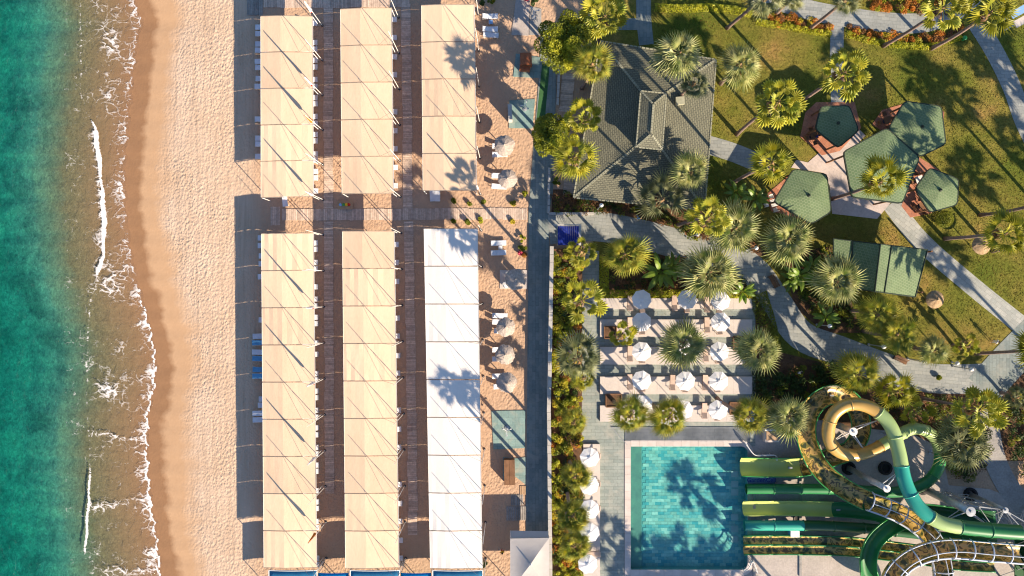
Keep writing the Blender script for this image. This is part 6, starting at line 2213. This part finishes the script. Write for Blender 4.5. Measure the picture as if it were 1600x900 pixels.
PALMS = [
    (945, 25, 78, 'a', 'round leaved palm in front of the large dense tree', None, 8), (925, 100, 68, 'e', 'palm at the northwestern corner of the pavilion roof', None, 9),
    (1062, 82, 82, 'b', 'pale spiky palm overhanging the northern pavilion eave', (1020, 120), None), (1084, 130, 48, 'c', 'small grey green palm growing through the pavilion roof', None, 9.5),
    (1157, 100, 76, 'b', 'pale palm just east of the pavilion roof', (1126, 131), None), (915, 183, 58, 'a', 'round leaved palm between dense tree and pavilion lantern', None, 7),
    (897, 245, 78, 'd', 'bushy palm at the western pavilion eave', None, 11.5), (1217, 158, 78, 'a', 'leaning yellow green palm above the dark lawn shadow', (1151, 210), None),
    (1320, 113, 78, 'a', 'yellow green palm over the short straight path', (1250, 160), None), (1206, 254, 74, 'd', 'palm leaning over the path leaving the pavilion', (1143, 287), None),
    (1376, 284, 82, 'd', 'palm in front of the largest pentagon gazebo', (1299, 311), None), (1079, 270, 66, 'b', 'pale palm over the southeastern pavilion roof', None, 6.3),
    (1035, 310, 84, 'c', 'sparse long leaved palm at the southern pavilion eave', None, 5.5, 15), (1108, 340, 68, 'a', 'yellow green palm with a leaning trunk beside the walkway lamp', (1058, 352), None),
    (1150, 356, 88, 'b', 'broad pale palm below the sunlit pentagon gazebo', None, 7.5), (1233, 373, 88, 'b', 'broad pale palm between pentagon gazebo and walkway bend', None, 7.5),
    (976, 397, 76, 'e', 'dense yellow green palm at the western end of the terrace bed', None, 6), (1110, 425, 98, 'b', 'largest pale palm above the parasol terrace', None, 6.5),
    (908, 393, 52, 'a', 'small yellow green palm at the northern tip of the hedge bed', None, 4.5, 16), (908, 470, 72, 'a', 'yellow green palm in the hedge bed level with the first parasols', None, 12, 18),
    (903, 560, 78, 'c', 'long leaved grey green palm in the hedge bed', None, 12.5), (912, 590, 46, 'd', 'low dark palm under the long leaved grey green palm', None, 4.5),
    (1308, 440, 88, 'b', 'pale palm in front of the green gabled shed', None, 7), (1372, 492, 72, 'e', 'palm south of the gabled shed, northern of a pair', None, 7), (1402, 522, 62, 'e', 'palm south of the gabled shed, southern of a pair', None, 7.5),
    (1460, 547, 54, 'b', 'small pale palm on the lawn near the walkway bench', None, 4.5), (1514, 540, 42, 'a', 'small yellow green palm beside the person in white', None, 3.2, 14),
    (1068, 535, 84, 'b', 'pale palm in the middle of the parasol terrace', None, 6.5), (970, 525, 48, 'a', 'smallest terrace palm in the square planter', None, 4, 14),
    (1188, 545, 76, 'b', 'pale palm at the eastern terrace edge', None, 8), (985, 650, 66, 'e', 'palm at the southwestern terrace corner above the grating', (958, 626), None), (1046, 652, 72, 'e', 'palm over the last terrace row above the grating', None, 9),
    (1170, 650, 62, 'e', 'golden palm at the northeastern pool corner', None, 11.3), (1233, 650, 72, 'b', 'pale palm beside the spiral slide', None, 11.3),
    (1342, 585, 76, 'e', 'palm above the spiral slide, nearest the walkway', None, 6.5), (1402, 612, 68, 'd', 'palm between gold loop and walkway', None, 6.5), (1430, 646, 52, 'a', 'low yellow green palm beside the pale green tube bend', None, 4, 16),
    (1530, 640, 82, 'a', 'palm leaning far over the walkway from a thick trunk', (1438, 622), None), (1500, 690, 90, 'c', 'broad grey green palm east of the pale green tube bend', None, 7, 44),
    (896, 660, 46, 'e', 'small palm in the southern hedge bed level with the grating', None, 5), (898, 745, 54, 'e', 'dense palm in the southern hedge bed beside the second poolside parasol', None, 9.5), (895, 806, 56, 'e', 'dense palm in the southern hedge bed beside the third poolside parasol', None, 11.5), (897, 853, 54, 'e', 'southernmost palm in the hedge bed', None, 13.4),
    (1474, 12, 74, 'a', 'palm leaning over the curved northern path', (1380, 72), None), (1548, 18, 92, 'd', 'large palm with a long leaning trunk at the northeastern lawn', (1455, 76), None),
    (1196, -8, 70, 'c', 'palm with a thick pale trunk above the northern lawn', (1136, 44), None), (1322, -2, 56, 'c', 'slim palm crossing the curved northern path', (1266, 44), None), (1238, -6, 46, 'c', 'small palm at the northern border', None, 5),
    (1572, 364, 84, 'd', 'palm leaning over the straw parasol on the lawn', (1476, 373), None), (1645, 312, 80, 'd', 'palm leaning out of the eastern lawn edge, slim pale trunk', (1531, 336), None), (1628, 548, 80, 'd', 'palm at the lawn corner with a reddish trunk', (1524, 552), None),
    (1655, 378, 80, 'd', 'palm beyond the straw parasol with a thin trunk', (1550, 392), None),
    (1575, -40, 80, 'd', 'palm casting shade on the northeastern lawn', None, 11), (1590, 620, 40, 'c', 'low palm in the dark eastern shrubbery', None, 3),
]
for p in PALMS:
    cx, cy, dia, typ, lab, base, h = p[:7]
    palm(cx, cy, dia, typ, lab, base, h, p[7] if len(p) > 7 else None)
# palms just beyond the eastern and southern edges; only their long shadows reach the lawn
for (bx_, by_, h) in ((1657, 358, 12), (1700, 380, 12), (1737, 513, 12.5), (1800, 455, 12), (1690, 245, 11), (1715, 290, 10.5), (1740, 262, 11), (1765, 330, 11), (1690, 640, 12),
                      (1282, 985, 10), (1205, 1100, 10.5), (1240, 1112, 10), (1280, 1104, 10.5), (1320, 1100, 10), (1165, 1100, 10), (1120, 1030, 10)):
    kk = 1 / (1 - h / H)
    palm(800 + (bx_ - 800) * kk, 450 + (by_ - 450) * kk, 84, 'd', 'palm standing just beyond the garden edge, known by its shadow', None, h, 26, 'palms beyond the garden edge')



# banana plants
bl = []
for k in range(3):
    q = random.Random(60 + k)
    mb = MB()
    n = 7
    for i in range(n + 1):
        t = i / n
        w = 0.30 * math.sin(math.pi * (0.08 + 0.90 * t)) ** 0.7
        x = 0.35 + 1.75 * t
        z = 0.55 * t - 0.95 * t * t
        mb.v += [(x, -w, z - 0.06 + q.uniform(-.02, .02)), (x, 0, z), (x, w, z - 0.06 + q.uniform(-.02, .02))]
    for i in range(n):
        mb.f += [(i * 3, (i + 1) * 3, (i + 1) * 3 + 1, i * 3 + 1), (i * 3 + 1, (i + 1) * 3 + 1, (i + 1) * 3 + 2, i * 3 + 2)]
    mb.tube([(0, 0, -0.1), (0.35, 0, 0)], [0.04, 0.03], 4, cap=False)
    bl.append(mb.mesh('leaf', MT['banana']))


def banana(px, py, h, scale, label, n=11):
    p = P(px, py, h)
    root = empty('banana_plant', (p.x, p.y, 0.04), 0, label, 'banana plant', 'banana plants')
    MB().tube([(0, 0, 0), (0.05, 0.02, h * 0.5), (0, 0, h)], [0.16, 0.12, 0.07], 8).build('stem', MT['leaf_mid'], root, True, world=False)
    for i in range(n):
        f = (i + .5) / n
        obj('leaf', bl[i % 3], root, (0, 0, h), Euler((R.uniform(-.3, .3), -rad(55) * (1 - f) + rad(12) * f, i * 2.4 + R.uniform(-.3, .3))), scale * R.uniform(0.85, 1.1))


banana(1032, 425, 2.2, 1.15, 'bright banana plant between two palms in the terrace bed'); banana(1052, 418, 2.0, 0.95, 'smaller banana plant beside the bright one in the terrace bed')
banana(1250, 430, 2.0, 1.0, 'banana plant beside the walkway bend'); banana(1268, 418, 1.8, 0.85, 'darker banana plant closest to the gabled shed'); banana(1290, 495, 1.8, 0.9, 'banana plant under the pale palm south of the shed')
banana(1238, 437, 1.6, 0.8, 'small banana plant at the walkway kerb'); banana(1160, 455, 1.5, 0.8, 'low banana plant at the eastern end of the terrace hedge')
banana(1150, 300, 1.8, 0.8, 'shaded banana plant west of the sunlit pentagon gazebo'); banana(1180, 310, 1.8, 0.9, 'banana plant touching the sunlit pentagon gazebo')
